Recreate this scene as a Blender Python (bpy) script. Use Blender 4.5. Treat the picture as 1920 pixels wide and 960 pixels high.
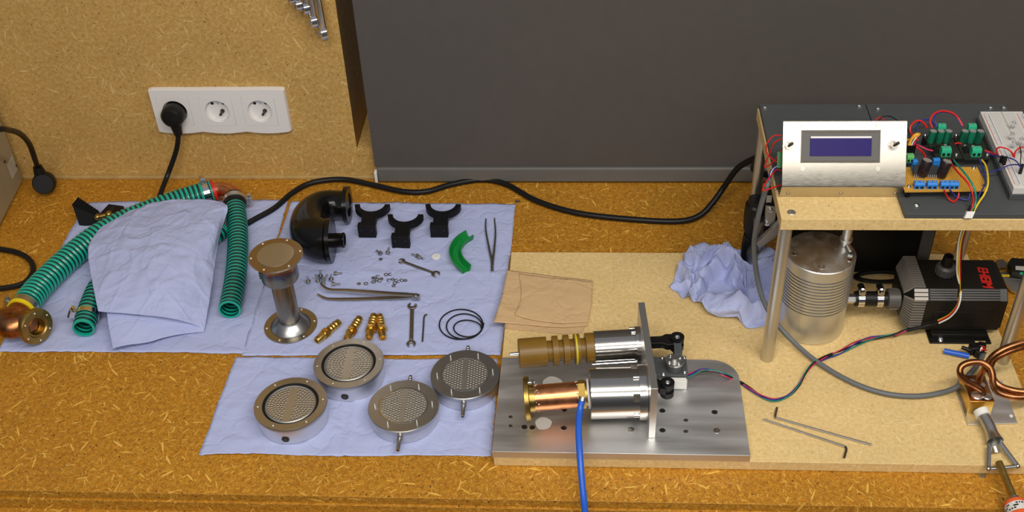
import bpy, bmesh, math, random
import numpy as np
from mathutils import Vector, Matrix, noise
random.seed(7)
for o in list(bpy.data.objects): bpy.data.objects.remove(o)
S = bpy.context.scene
C = S.collection
PI = math.pi
# ---------------------------------------------------------------- camera
FPX, PIT, YAW, ROL, CH = 2126.7, .678099, .0834806, .0478112, 1.1057
cy, sy = math.cos(YAW), math.sin(YAW)
F = Vector((-sy*math.cos(PIT), cy*math.cos(PIT), -math.sin(PIT)))
r0 = Vector((cy, sy, 0)); d0 = F.cross(r0)
RX = math.cos(ROL)*r0 + math.sin(ROL)*d0
DN = F.cross(RX)
CAM = Vector((0, 0, CH))
cd = bpy.data.cameras.new('camera'); cam = bpy.data.objects.new('camera', cd); C.objects.link(cam)
cd.sensor_width = 36; cd.lens = FPX/1920*36; cd.clip_start = .05
cam.matrix_world = Matrix(((RX.x, -DN.x, -F.x, 0), (RX.y, -DN.y, -F.y, 0), (RX.z, -DN.z, -F.z, CH), (0, 0, 0, 1)))
S.camera = cam
def ray(px, py): return RX*(px-960)+DN*(py-480)+F*FPX
def G(px, py, z=0.):                      # point of the place at height z
    r = ray(px, py); return CAM + r*((z-CH)/r.z)
def Y(px, py, y):                         # point of the place at depth y
    r = ray(px, py); return CAM + r*(y/r.y)
def Q(p):
    d = Vector(p)-CAM; w = d.dot(F); return 960+FPX*d.dot(RX)/w, 480+FPX*d.dot(DN)/w
def Z(b, py):
    lo, hi = -.3, 1.05
    for _ in range(40):
        m = (lo+hi)/2
        if Q((b[0], b[1], m))[1] > py: lo = m
        else: hi = m
    return lo
# ---------------------------------------------------------------- world, lights, exposure
W = bpy.data.worlds.new('world'); S.world = W; W.use_nodes = True
wt = W.node_tree; wg = wt.nodes['Background']; wc = wt.nodes.new('ShaderNodeTexCoord'); ws = wt.nodes.new('ShaderNodeSeparateXYZ'); wr = wt.nodes.new('ShaderNodeValToRGB')
wt.links.new(wc.outputs['Generated'], ws.inputs[0]); wt.links.new(ws.outputs[2], wr.inputs[0]); wt.links.new(wr.outputs[0], wg.inputs[0])
we = wr.color_ramp.elements; we[0].position = .05; we[0].color = (.10, .10, .105, 1); we[1].position = .75; we[1].color = (.40, .41, .45, 1)
x_ = we.new(.30); x_.color = (.17, .175, .19, 1)
wg.inputs[1].default_value = .58
def area(name, loc, target, sx, sy_, power, col):
    l = bpy.data.lights.new(name, 'AREA'); l.shape = 'RECTANGLE'; l.size = sx; l.size_y = sy_; l.energy = power; l.color = col
    o = bpy.data.objects.new(name, l); C.objects.link(o); o.location = loc
    o.rotation_euler = (Vector(target)-Vector(loc)).to_track_quat('-Z', 'Y').to_euler()
    return o
area('ceiling_tube_light', (.35, .15, 1.75), (0, 1.2, 0), 1.9, .16, 25, (1, .94, .85))
area('ceiling_tube_light', (-.1, -1.2, 1.9), (0, 1.2, .1), 2.6, .5, 24, (1, .96, .91))
S.view_settings.view_transform = 'Standard'; S.view_settings.look = 'None'; S.view_settings.gamma = 1
S.view_settings.use_curve_mapping = False; S.view_settings.exposure = 0.14
# ---------------------------------------------------------------- materials
def newmat(name):
    m = bpy.data.materials.new(name); m.use_nodes = True
    return m, m.node_tree, m.node_tree.nodes['Principled BSDF']
def N(nt, t, **kw):
    n = nt.nodes.new(t)
    for k, v in kw.items():
        if k.startswith('i_'):
            n.inputs[int(k[2:])].default_value = v
        else: setattr(n, k, v)
    return n
def ma(nt, op, a, b=None, c=None):
    n = nt.nodes.new('ShaderNodeMath'); n.operation = op
    for i, v in enumerate((a, b, c)):
        if v is None: continue
        if isinstance(v, (int, float)): n.inputs[i].default_value = v
        else: nt.links.new(v, n.inputs[i])
    return n.outputs[0]
def mix(nt, fac, a, b):
    n = nt.nodes.new('ShaderNodeMix'); n.data_type = 'RGBA'
    for s, v in ((0, fac), (6, a), (7, b)):
        if isinstance(v, (int, float)): n.inputs[s].default_value = v
        elif isinstance(v, tuple): n.inputs[s].default_value = (*v[:3], 1)
        else: nt.links.new(v, n.inputs[s])
    return n.outputs[2]
def pbr(name, col, rough=.5, metal=0., bump=0., bscale=300., var=0., vscale=40., stretch=None, spec=None, coat=0., alpha=None, trans=0.):
    m, nt, b = newmat(name)
    b.inputs['Base Color'].default_value = (*col, 1); b.inputs['Roughness'].default_value = rough; b.inputs['Metallic'].default_value = metal
    if spec is not None: b.inputs['Specular IOR Level'].default_value = spec
    if coat: b.inputs['Coat Weight'].default_value = coat; b.inputs['Coat Roughness'].default_value = .15
    if alpha is not None: b.inputs['Alpha'].default_value = alpha
    if trans: b.inputs['Transmission Weight'].default_value = trans
    tc = N(nt, 'ShaderNodeTexCoord'); mp = N(nt, 'ShaderNodeMapping'); nt.links.new(tc.outputs['Object'], mp.inputs[0])
    if stretch: mp.inputs['Scale'].default_value = stretch
    if bump:
        nz = N(nt, 'ShaderNodeTexNoise'); nz.inputs['Scale'].default_value = bscale; nz.inputs['Detail'].default_value = 4
        nt.links.new(mp.outputs[0], nz.inputs[0])
        bp = N(nt, 'ShaderNodeBump'); bp.inputs['Strength'].default_value = bump; bp.inputs['Distance'].default_value = .001
        nt.links.new(nz.outputs[0], bp.inputs['Height']); nt.links.new(bp.outputs[0], b.inputs['Normal'])
    if var:
        nz = N(nt, 'ShaderNodeTexNoise'); nz.inputs['Scale'].default_value = vscale; nz.inputs['Detail'].default_value = 5
        nt.links.new(mp.outputs[0], nz.inputs[0])
        f = ma(nt, 'MULTIPLY_ADD', nz.outputs[0], 2.4, -.7); 
        cl = N(nt, 'ShaderNodeClamp'); nt.links.new(f, cl.inputs[0])
        nt.links.new(mix(nt, cl.outputs[0], tuple(c*(1-var) for c in col), tuple(min(1, c*(1+var)) for c in col)), b.inputs['Base Color'])
        if metal: nt.links.new(ma(nt, 'MULTIPLY_ADD', cl.outputs[0], rough*.5, rough*.75), b.inputs['Roughness'])
    return m
def osb(name, base, dark, light, orange, speck, rough=.55, coat=0., seed=0., amount=1., sc=1.):
    m, nt, b = newmat(name)
    b.inputs['Roughness'].default_value = rough; b.inputs['Specular IOR Level'].default_value = .35
    if coat: b.inputs['Coat Weight'].default_value = coat; b.inputs['Coat Roughness'].default_value = .3
    tc = N(nt, 'ShaderNodeTexCoord'); ge = N(nt, 'ShaderNodeNewGeometry')
    sp = N(nt, 'ShaderNodeSeparateXYZ'); nt.links.new(tc.outputs['Object'], sp.inputs[0])
    sn = N(nt, 'ShaderNodeSeparateXYZ'); nt.links.new(ge.outputs['Normal'], sn.inputs[0])
    ny = ma(nt, 'GREATER_THAN', ma(nt, 'ABSOLUTE', sn.outputs[1]), .6); nx = ma(nt, 'GREATER_THAN', ma(nt, 'ABSOLUTE', sn.outputs[0]), .6)
    def sel(f, a, c): return ma(nt, 'ADD', ma(nt, 'MULTIPLY', a, ma(nt, 'SUBTRACT', 1., f)), ma(nt, 'MULTIPLY', c, f))
    vside = ma(nt, 'MULTIPLY', sp.outputs[2], 1.0)
    u = sel(nx, sp.outputs[0], sp.outputs[1]); v = sel(ma(nt, 'MAXIMUM', ny, nx), sp.outputs[1], vside)
    uv = N(nt, 'ShaderNodeCombineXYZ'); nt.links.new(u, uv.inputs[0]); nt.links.new(v, uv.inputs[1])
    wn = N(nt, 'ShaderNodeTexNoise'); wn.inputs['Scale'].default_value = 90; nt.links.new(uv.outputs[0], wn.inputs[0])
    def flakes(scale, L, Wd, dens, off, ang=6.283):
        s = N(nt, 'ShaderNodeVectorMath', operation='MULTIPLY_ADD'); nt.links.new(uv.outputs[0], s.inputs[0])
        s.inputs[1].default_value = (scale,)*3; s.inputs[2].default_value = (off, off*1.7, 0)
        vo = N(nt, 'ShaderNodeTexVoronoi', voronoi_dimensions='2D'); vo.inputs['Scale'].default_value = 1
        nt.links.new(s.outputs[0], vo.inputs['Vector'])
        d = N(nt, 'ShaderNodeVectorMath', operation='SUBTRACT'); nt.links.new(s.outputs[0], d.inputs[0]); nt.links.new(vo.outputs['Position'], d.inputs[1])
        sc_ = N(nt, 'ShaderNodeSeparateXYZ'); nt.links.new(vo.outputs['Color'], sc_.inputs[0])
        ro = N(nt, 'ShaderNodeVectorRotate', rotation_type='Z_AXIS'); nt.links.new(d.outputs[0], ro.inputs['Vector'])
        nt.links.new(ma(nt, 'MULTIPLY', sc_.outputs[0], ang), ro.inputs['Angle'])
        sd = N(nt, 'ShaderNodeSeparateXYZ'); nt.links.new(ro.outputs[0], sd.inputs[0])
        yy = ma(nt, 'ADD', sd.outputs[1], ma(nt, 'MULTIPLY', ma(nt, 'SUBTRACT', wn.outputs[0], .5), Wd*.3))
        wv = ma(nt, 'MULTIPLY', ma(nt, 'ADD', sc_.outputs[1], .35), Wd)
        wv = ma(nt, 'MULTIPLY', wv, ma(nt, 'SUBTRACT', 1., ma(nt, 'POWER', ma(nt, 'DIVIDE', ma(nt, 'ABSOLUTE', sd.outputs[0]), L), 3.)))
        a = ma(nt, 'LESS_THAN', ma(nt, 'ABSOLUTE', sd.outputs[0]), L)
        mr = N(nt, 'ShaderNodeMapRange', interpolation_type='SMOOTHSTEP'); nt.links.new(ma(nt, 'SUBTRACT', wv, ma(nt, 'ABSOLUTE', yy)), mr.inputs[0])
        mr.inputs[1].default_value = 0; mr.inputs[2].default_value = Wd*.5
        g = ma(nt, 'LESS_THAN', sc_.outputs[2], dens)
        return ma(nt, 'MULTIPLY', ma(nt, 'MULTIPLY', a, mr.outputs[0]), g), sc_.outputs[1]
    n1 = N(nt, 'ShaderNodeTexNoise'); n1.inputs['Scale'].default_value = 160*sc; n1.inputs['Detail'].default_value = 6; n1.inputs['Roughness'].default_value = .7
    nt.links.new(uv.outputs[0], n1.inputs[0])
    cr = N(nt, 'ShaderNodeMapRange'); nt.links.new(n1.outputs[0], cr.inputs[0]); cr.inputs[1].default_value = .36; cr.inputs[2].default_value = .66
    col = mix(nt, cr.outputs[0], dark, base)
    big = N(nt, 'ShaderNodeTexNoise'); big.inputs['Scale'].default_value = 9; nt.links.new(uv.outputs[0], big.inputs[0])
    for (scale, L, Wd, dens, off, cc, op) in ((330, .5, .2, .6, 3+seed, light, .35), (300, .5, .2, .6, 11+seed, dark, .45), (210, .45, .16, .5, 23+seed, orange, .5), (190, .45, .16, .5, 31+seed, base, .7),
                                          (150, .42, .11, .5, 41+seed, light, .42), (120, .42, .11, .45, 57+seed, orange, .55), (95, .42, .09, .4, 61+seed, light, .5), (90, .42, .09, .35, 64+seed, dark, .5),
                                          (64, .42, .065, .34, 67+seed, light, .7), (55, .42, .06, .22, 73+seed, orange, .6), (41, .42, .05, .24, 79+seed, light, .9), (37, .42, .04, .20, 85+seed, light, .9),
                                          (55, .11, .05, .20, 91+seed, speck, .9), (150, .2, .12, .14, 97+seed, speck, .75)):
        msk, rv = flakes(scale*sc, L, Wd, dens, off)
        col = mix(nt, ma(nt, 'MULTIPLY', msk, op*amount), col, cc)
    bf = ma(nt, 'MULTIPLY_ADD', big.outputs[0], .3, .85)
    hs = N(nt, 'ShaderNodeHueSaturation'); nt.links.new(col, hs.inputs['Color']); nt.links.new(bf, hs.inputs['Value'])
    nt.links.new(hs.outputs[0], b.inputs['Base Color'])
    bp = N(nt, 'ShaderNodeBump'); bp.inputs['Strength'].default_value = .12; bp.inputs['Distance'].default_value = .001; nt.links.new(n1.outputs[0], bp.inputs['Height']); nt.links.new(bp.outputs[0], b.inputs['Normal'])
    return m
M = {}
M['bench'] = osb('varnished_particle_board', (.54, .255, .020), (.31, .115, .007), (.82, .50, .095), (.62, .24, .012), (.05, .018, .006), coat=.08)
M['wall'] = osb('raw_particle_board', (.60, .385, .125), (.43, .24, .055), (.74, .55, .24), (.53, .27, .045), (.05, .025, .010), seed=150., amount=.8, rough=.7)
M['board'] = osb('pale_particle_board', (.80, .60, .285), (.66, .455, .18), (.90, .73, .42), (.72, .46, .15), (.12, .06, .02), seed=300., amount=.5, rough=.65, sc=1.1)
M['edge'] = pbr('board_edge', (.30, .17, .045), .7, var=.3, vscale=60, stretch=(1, 1, 6), bump=.3)
M['steel'] = pbr('turned_steel', (.50, .50, .485), .33, 1)
M['steel_polish'] = pbr('polished_turned_steel', (.56, .54, .51), .17, 1)
M['steel_rough'] = pbr('brushed_steel', (.66, .655, .63), .40, 1)
M['alu'] = pbr('milled_aluminium', (.74, .74, .735), .50, 1, var=.05, vscale=14, stretch=(.4, 3, 1))
M['alu_turned'] = pbr('turned_aluminium', (.76, .75, .73), .40, 1, var=.02, vscale=60, stretch=(1, 1, .1))
M['alu_leg'] = pbr('anodised_aluminium_tube', (.60, .585, .55), .42, 1)
M['alu_tank'] = pbr('turned_tank_aluminium', (.70, .71, .71), .44, 1, var=.03, vscale=90, stretch=(1, 1, .05))
M['panel_steel'] = pbr('sheet_steel', (.58, .54, .46), .37, 1, var=.03, vscale=120, stretch=(1, 14, 14))
M['chrome'] = pbr('chrome', (.75, .75, .76), .12, 1)
M['tool'] = pbr('tool_steel', (.42, .39, .34), .32, 1)
M['darktool'] = pbr('blackened_steel', (.10, .085, .065), .4, .7)
M['heat'] = None
M['brass'] = pbr('brass', (.72, .47, .12), .27, 1, var=.08)
M['brass_dull'] = pbr('dull_brass', (.40, .27, .075), .38, 1, var=.15, vscale=60)
M['copper'] = pbr('copper', (.72, .30, .13), .30, 1, var=.18, vscale=60)
M['copper_dark'] = pbr('oxidised_copper', (.36, .15, .06), .30, 1, var=.45, vscale=70)
M['peek'] = pbr('brown_plastic', (.20, .105, .012), .38, 0, var=.05, spec=.4)
M['yellow_ring'] = pbr('yellow_seal', (.58, .50, .02), .5)
M['black'] = pbr('black_plastic', (.007, .0065, .006), .42, spec=.3)
M['black_print'] = pbr('printed_black_plastic', (.006, .006, .007), .55, bump=.3, bscale=250, stretch=(1, 1, 9), spec=.22)
M['elbow'] = pbr('glossy_printed_black', (.005, .0045, .004), .17, bump=.12, bscale=120, stretch=(1, 1, 14), spec=.35)
M['rubber'] = pbr('black_rubber', (.008, .008, .008), .42, spec=.28)
M['pumpblack'] = pbr('pump_housing_plastic', (.009, .0085, .007), .45, bump=.1, bscale=900, spec=.28)
M['pumpgrey'] = pbr('dark_grey_plastic', (.085, .08, .075), .42)
M['panel'] = pbr('grey_pvc_sheet', (.070, .076, .077), .5, var=.04, spec=.35)
M['blind'] = pbr('grey_blind_cloth', (.082, .073, .066), .75, bump=.15, bscale=900, var=.03)
M['blindhem'] = pbr('grey_blind_hem', (.13, .125, .115), .6, var=.03)
M['white'] = pbr('white_plastic', (.78, .75, .72), .35)
M['white_soft'] = pbr('white_nylon', (.82, .80, .76), .45)
M['cream'] = pbr('cream_breadboard_plastic', (.66, .64, .60), .5)
M['beige'] = pbr('beige_painted_steel', (.33, .27, .17), .5, var=.04)
M['towel'] = None
M['teal'] = pbr('teal_hose_spiral', (.010, .40, .29), .25, spec=.6)
M['teal_dark'] = pbr('dark_hose_wall', (.002, .035, .026), .4)
M['green'] = pbr('green_printed_plastic', (.006, .24, .045), .42, bump=.3, bscale=300, stretch=(1, 1, 6))
M['terminal_green'] = pbr('green_terminal_plastic', (.02, .42, .22), .4)
M['terminal_green2'] = pbr('light_green_terminal_plastic', (.12, .50, .14), .4)
M['blue'] = pbr('blue_tube', (.02, .12, .62), .35)
M['termblue'] = pbr('blue_terminal_plastic', (.02, .22, .68), .4)
M['pcb_black'] = pbr('black_circuit_board', (.018, .02, .014), .35)
M['pcb_blue'] = pbr('blue_circuit_board', (.01, .035, .12), .35)
M['pcb_green'] = pbr('green_circuit_board', (.02, .16, .03), .4)
M['capgreen'] = pbr('green_capacitor_sleeve', (.004, .10, .055), .35, var=.6, vscale=200, stretch=(1, 1, .2))
M['captop'] = pbr('capacitor_top', (.55, .53, .50), .35, .6)
M['caporange'] = pbr('dark_capacitor_sleeve', (.022, .012, .012), .3, var=.8, vscale=350)
M['red'] = pbr('red_plastic', (.62, .018, .012), .4)
M['redwire'] = pbr('red_wire', (.62, .012, .010), .4)
M['bluewire'] = pbr('blue_wire', (.025, .03, .26), .4)
M['yellowwire'] = pbr('yellow_wire', (.72, .52, .02), .4)
M['greenwire'] = pbr('green_wire', (.01, .24, .16), .4)
M['whitewire'] = pbr('white_wire', (.80, .80, .78), .4)
M['orangewire'] = pbr('orange_wire', (.75, .28, .02), .4)
M['pinkwire'] = pbr('crimson_wire', (.55, .02, .07), .4)
M['greycable'] = pbr('grey_cable', (.13, .14, .145), .5)
M['yellow'] = pbr('yellow_plastic', (.78, .60, .01), .4)
M['orangered'] = pbr('orange_red_label', (.72, .11, .02), .45)
M['stickergrey'] = pbr('grey_sticker', (.48, .45, .40), .5)
M['bezel'] = pbr('grey_display_bezel', (.13, .125, .115), .5, spec=.3)
M['grille'] = pbr('grey_grille_plastic', (.19, .175, .15), .4)
M['dark'] = pbr('dark_recess', (.004, .004, .004), .6)
M['floor'] = pbr('grey_concrete', (.28, .27, .25), .8, var=.15, vscale=6)
M['trimc'] = pbr('clear_silicone_seam', (.42, .27, .09), .45, var=.15, vscale=60)
M['glass'] = pbr('window_glass', (.5, .5, .5), .05, alpha=.12)
M['led'] = pbr('clear_led_lens', (.8, .8, .8), .08, trans=.85)
M['stain'] = pbr('dried_glue_mark', (.46, .44, .40), .6)
M['rust'] = pbr('copper_verdigris', (.55, .50, .42), .8)
def paper(name, col, seed=0.):
    m, nt, b = newmat(name)
    b.inputs['Roughness'].default_value = .85; b.inputs['Specular IOR Level'].default_value = .15
    tc = N(nt, 'ShaderNodeTexCoord')
    nz = N(nt, 'ShaderNodeTexNoise'); nz.inputs['Scale'].default_value = 26; nz.inputs['Detail'].default_value = 3; nz.inputs['Distortion'].default_value = .6
    vo = N(nt, 'ShaderNodeTexVoronoi', feature='DISTANCE_TO_EDGE'); vo.inputs['Scale'].default_value = 20
    dm = N(nt, 'ShaderNodeVectorMath', operation='MULTIPLY_ADD'); nt.links.new(nz.outputs['Color'], dm.inputs[0]); dm.inputs[1].default_value = (.06,)*3; nt.links.new(tc.outputs['Object'], dm.inputs[2])
    nt.links.new(tc.outputs['Object'], nz.inputs[0]); nt.links.new(dm.outputs[0], vo.inputs[0])
    fi = N(nt, 'ShaderNodeTexNoise'); fi.inputs['Scale'].default_value = 700; nt.links.new(tc.outputs['Object'], fi.inputs[0])
    mr = N(nt, 'ShaderNodeMapRange'); nt.links.new(vo.outputs[0], mr.inputs[0]); mr.inputs[2].default_value = .12
    h = ma(nt, 'ADD', ma(nt, 'MULTIPLY', mr.outputs[0], .45), ma(nt, 'ADD', ma(nt, 'MULTIPLY', nz.outputs[0], 2.2), ma(nt, 'MULTIPLY', fi.outputs[0], .12)))
    bp = N(nt, 'ShaderNodeBump'); bp.inputs['Strength'].default_value = .6; bp.inputs['Distance'].default_value = .0020
    nt.links.new(h, bp.inputs['Height']); nt.links.new(bp.outputs[0], b.inputs['Normal'])
    nt.links.new(mix(nt, fi.outputs[0], tuple(c*.95 for c in col), tuple(min(1, c*1.05) for c in col)), b.inputs['Base Color'])
    return m
M['towel'] = paper('blue_paper_towel', (.45, .50, .76))
M['napkin'] = paper('brown_paper_towel', (.62, .42, .22))
def heatmat():
    m, nt, b = newmat('heat_tinted_steel')
    b.inputs['Metallic'].default_value = 1; b.inputs['Roughness'].default_value = .3
    tc = N(nt, 'ShaderNodeTexCoord'); sp = N(nt, 'ShaderNodeSeparateXYZ'); nt.links.new(tc.outputs['Object'], sp.inputs[0])
    nz = N(nt, 'ShaderNodeTexNoise'); nz.inputs['Scale'].default_value = 50; nt.links.new(tc.outputs['Object'], nz.inputs[0])
    z = ma(nt, 'ADD', sp.outputs[2], ma(nt, 'MULTIPLY', ma(nt, 'SUBTRACT', nz.outputs[0], .5), .022))
    cr = N(nt, 'ShaderNodeValToRGB'); nt.links.new(ma(nt, 'DIVIDE', z, .14), cr.inputs[0])
    e = cr.color_ramp.elements
    e[0].position = 0; e[0].color = (.38, .36, .31, 1); e[1].position = 1; e[1].color = (.36, .345, .30, 1)
    for p, c in ((.25, (.30, .27, .21)), (.45, (.25, .20, .13)), (.57, (.28, .18, .08)), (.66, (.30, .27, .19)), (.76, (.27, .26, .19)), (.82, (.10, .11, .15)), (.85, (.20, .06, .03)), (.90, (.46, .26, .08))):
        x = e.new(p); x.color = (*c, 1)
    nt.links.new(cr.outputs[0], b.inputs['Base Color'])
    return m
M['heat'] = heatmat()
def strips(name, c1, c2, scale, rough=.4, axis=0):
    m, nt, b = newmat(name); b.inputs['Roughness'].default_value = rough
    tc = N(nt, 'ShaderNodeTexCoord'); sp = N(nt, 'ShaderNodeSeparateXYZ'); nt.links.new(tc.outputs['Object'], sp.inputs[0])
    f = ma(nt, 'GREATER_THAN', ma(nt, 'FRACT', ma(nt, 'MULTIPLY', sp.outputs[axis], scale)), .72)
    nt.links.new(mix(nt, f, c1, c2), b.inputs['Base Color']); return m
M['perf'] = strips('striped_circuit_board', (.62, .33, .045), (.42, .19, .02), 390., axis=0)
def mesh_mat():
    m, nt, b = newmat('fine_wire_mesh'); b.inputs['Roughness'].default_value = .45; b.inputs['Metallic'].default_value = .85
    tc = N(nt, 'ShaderNodeTexCoord'); sp = N(nt, 'ShaderNodeSeparateXYZ'); nt.links.new(tc.outputs['Object'], sp.inputs[0])
    a = ma(nt, 'SINE', ma(nt, 'MULTIPLY', sp.outputs[0], 5200.)); c = ma(nt, 'SINE', ma(nt, 'MULTIPLY', sp.outputs[1], 5200.))
    f = ma(nt, 'MULTIPLY_ADD', ma(nt, 'ADD', a, c), .25, .5)
    nt.links.new(mix(nt, f, (.30, .25, .16), (.56, .49, .36)), b.inputs['Base Color']); return m
M['mesh'] = mesh_mat()
# ---------------------------------------------------------------- geometry helpers
TO = {}
def nb(): return bmesh.new()
def obj(name, bm, mat, parent=None, smooth=35, bevel=0., kind=None, label=None):
    if parent is not None and parent in TO: bm.transform(Matrix.Translation(-TO[parent]))
    bmesh.ops.remove_doubles(bm, verts=bm.verts, dist=1e-6)
    bmesh.ops.recalc_face_normals(bm, faces=bm.faces)
    a = math.radians(smooth)
    for f in bm.faces: f.smooth = smooth > 0
    for e in bm.edges:
        if len(e.link_faces) == 2 and e.calc_face_angle(0) > a: e.smooth = False
    me = bpy.data.meshes.new(name); bm.to_mesh(me); bm.free()
    for m in (mat if isinstance(mat, (list, tuple)) else [mat]): me.materials.append(M[m])
    o = bpy.data.objects.new(name, me); C.objects.link(o)
    if parent is not None: o.parent = parent; TO[o] = TO.get(parent, Vector())
    if bevel:
        b = o.modifiers.new('bevel', 'BEVEL'); b.width = bevel; b.segments = 2; b.limit_method = 'ANGLE'; b.angle_limit = math.radians(40)
    if kind: o['kind'] = kind
    if label: o['label'] = label
    return o
def tag(o, label, cat, group=None):
    o['label'] = label; o['category'] = cat
    if group: o['group'] = group
    return o
def thing(name, label, cat, loc, rz=0, group=None, world=True):
    o = bpy.data.objects.new(name, None); C.objects.link(o); o.empty_display_size = .01
    o.location = loc; o.rotation_euler = (0, 0, rz)
    if world: TO[o] = Vector(loc)
    return tag(o, label, cat, group)
def one(name, bm, mat, label, cat, group=None, **kw): return tag(obj(name, bm, mat, **kw), label, cat, group)
def dup(root, loc=None, rz=None, label=None, group=None):
    r = root.copy(); C.objects.link(r)
    if loc is not None: r.location = loc
    if rz is not None: r.rotation_euler = (0, 0, rz)
    if label: r['label'] = label
    if group: r['group'] = group
    for ch in list(root.children):
        c = ch.copy(); C.objects.link(c); c.parent = r
        for g in ch.children:
            d = g.copy(); C.objects.link(d); d.parent = c
    return r
def box(bm, c, s, rot=None, mi=0):
    m = Matrix.Translation(Vector(c)) @ (rot.to_4x4() if rot is not None else Matrix.Identity(4)) @ Matrix.Diagonal((*s, 1))
    r = bmesh.ops.create_cube(bm, size=1, matrix=m)
    fs = set(f for v in r['verts'] for f in v.link_faces)
    for f in fs: f.material_index = mi
def bx(bm, x0, x1, y0, y1, z0, z1, mi=0): box(bm, ((x0+x1)/2, (y0+y1)/2, (z0+z1)/2), (abs(x1-x0), abs(y1-y0), abs(z1-z0)), mi=mi)
def frame_of(d):
    d = Vector(d).normalized(); u = d.orthogonal().normalized()
    if abs(d.z) < .9: u = Vector((0, 0, 1)).cross(d).normalized()
    return u, d.cross(u)
def lathe(bm, prof, o, d, seg=32, cap0=True, cap1=True, mi=0, mis=None, ph=0):
    """prof: list of (t along axis, radius)"""
    o = Vector(o); d = Vector(d).normalized(); u, v = frame_of(d); rings = []
    for t, r in prof:
        c = o + d*t
        rings.append([bm.verts.new(c + u*(r*math.cos(2*PI*k/seg+ph)) + v*(r*math.sin(2*PI*k/seg+ph))) for k in range(seg)] if r > 1e-7 else [bm.verts.new(c)])
    for i in range(len(rings)-1):
        a, b = rings[i], rings[i+1]; m_ = mis[i] if mis else mi
        for k in range(seg):
            k2 = (k+1) % seg
            if len(a) == 1 and len(b) == 1: continue
            if len(a) == 1: f = bm.faces.new((a[0], b[k2], b[k]))
            elif len(b) == 1: f = bm.faces.new((a[k], a[k2], b[0]))
            else: f = bm.faces.new((a[k], a[k2], b[k2], b[k]))
            f.material_index = m_
    if cap0 and len(rings[0]) > 1: bm.faces.new(rings[0]).material_index = mi
    if cap1 and len(rings[-1]) > 1: bm.faces.new(rings[-1]).material_index = mi
def cyl(bm, p0, p1, r0, r1=None, seg=24, cap=True, mi=0):
    p0 = Vector(p0); p1 = Vector(p1); L = (p1-p0).length
    lathe(bm, [(0, r0), (L, r1 if r1 is not None else r0)], p0, p1-p0, seg, cap, cap, mi)
def pipe(bm, p0, p1, ro, ri, seg=32, mi=0):
    p0 = Vector(p0); p1 = Vector(p1); L = (p1-p0).length
    lathe(bm, [(0, ri), (0, ro), (L, ro), (L, ri), (0, ri)], p0, p1-p0, seg, False, False, mi)
def spl(P, n=10):
    P = [Vector(p) for p in P]; P = [P[0]*2-P[1]] + P + [P[-1]*2-P[-2]]; out = []
    for i in range(1, len(P)-2):
        a, b, c, d = P[i-1:i+3]
        for k in range(n):
            t = k/n; out.append(.5*((2*b)+(c-a)*t+(2*a-5*b+4*c-d)*t*t+(3*b-a-3*c+d)*t**3))
    out.append(P[-2]); return out
def resample(P, step):
    L = [0]
    for a, b in zip(P, P[1:]): L.append(L[-1]+(b-a).length)
    n = max(2, int(round(L[-1]/step))); out = []; j = 0
    for i in range(n+1):
        s = L[-1]*i/n
        while j < len(L)-2 and L[j+1] < s: j += 1
        t = (s-L[j])/max(1e-9, L[j+1]-L[j]); out.append(P[j].lerp(P[j+1], min(1, max(0, t))))
    return out
def sweep(bm, P, r, seg=10, caps=True, mi=None, flat=1.):
    """r: number or function(i, n); mi: number or function(i)"""
    n = len(P); T = [(P[min(n-1, i+1)]-P[max(0, i-1)]).normalized() for i in range(n)]
    u = frame_of(T[0])[0]; rings = []
    for i in range(n):
        u = (u - T[i]*u.dot(T[i])).normalized(); v = T[i].cross(u); rr = r(i, n) if callable(r) else r
        rings.append([bm.verts.new(P[i]+u*(rr*math.cos(2*PI*k/seg))+v*(flat*rr*math.sin(2*PI*k/seg))) for k in range(seg)])
    for i in range(n-1):
        for k in range(seg):
            f = bm.faces.new((rings[i][k], rings[i][(k+1) % seg], rings[i+1][(k+1) % seg], rings[i+1][k]))
            f.material_index = mi(i) if callable(mi) else (mi or 0)
    if caps:
        for rg, m_ in ((rings[0], 0), (rings[-1], n-2)):
            bm.faces.new(rg).material_index = mi(m_) if callable(mi) else (mi or 0)
    return rings
def wirepts(pts, n=8): return spl([G(*p) for p in pts], n)
def prism(bm, P, n, h, mi=0):
    """extrude polygon P (3D points, coplanar) along n by h"""
    n = Vector(n).normalized()*h
    a = [bm.verts.new(Vector(p)) for p in P]; b = [bm.verts.new(Vector(p)+n) for p in P]; k = len(P)
    fs = [bm.faces.new(a), bm.faces.new(list(reversed(b)))]
    for i in range(k): fs.append(bm.faces.new((a[i], b[i], b[(i+1) % k], a[(i+1) % k])))
    for f in fs: f.material_index = mi
def prz(bm, XY, z0, z1, mi=0): prism(bm, [(x, y, z0) for x, y in XY], (0, 0, 1), z1-z0, mi)
def rrect(cx, cy_, w, h, r, n=5):
    P = []
    for (sx, s2, a0) in ((1, 1, 0), (-1, 1, 90), (-1, -1, 180), (1, -1, 270)):
        for k in range(n+1):
            a = math.radians(a0+90*k/n); P.append((cx+sx*(w/2-r)+r*math.cos(a), cy_+s2*(h/2-r)+r*math.sin(a)))
    return P
def arc(c, r, a0, a1, n): return [(c[0]+r*math.cos(math.radians(a0+(a1-a0)*k/n)), c[1]+r*math.sin(math.radians(a0+(a1-a0)*k/n))) for k in range(n+1)]
def screwhead(bm, p, r=.003, h=.0025, d=(0, 0, 1), mi=0):
    lathe(bm, [(0, r), (h*.7, r), (h, r*.8), (h, r*.5), (h*.4, r*.42), (h*.4, 0)], p, d, 14, True, False, mi)
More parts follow.
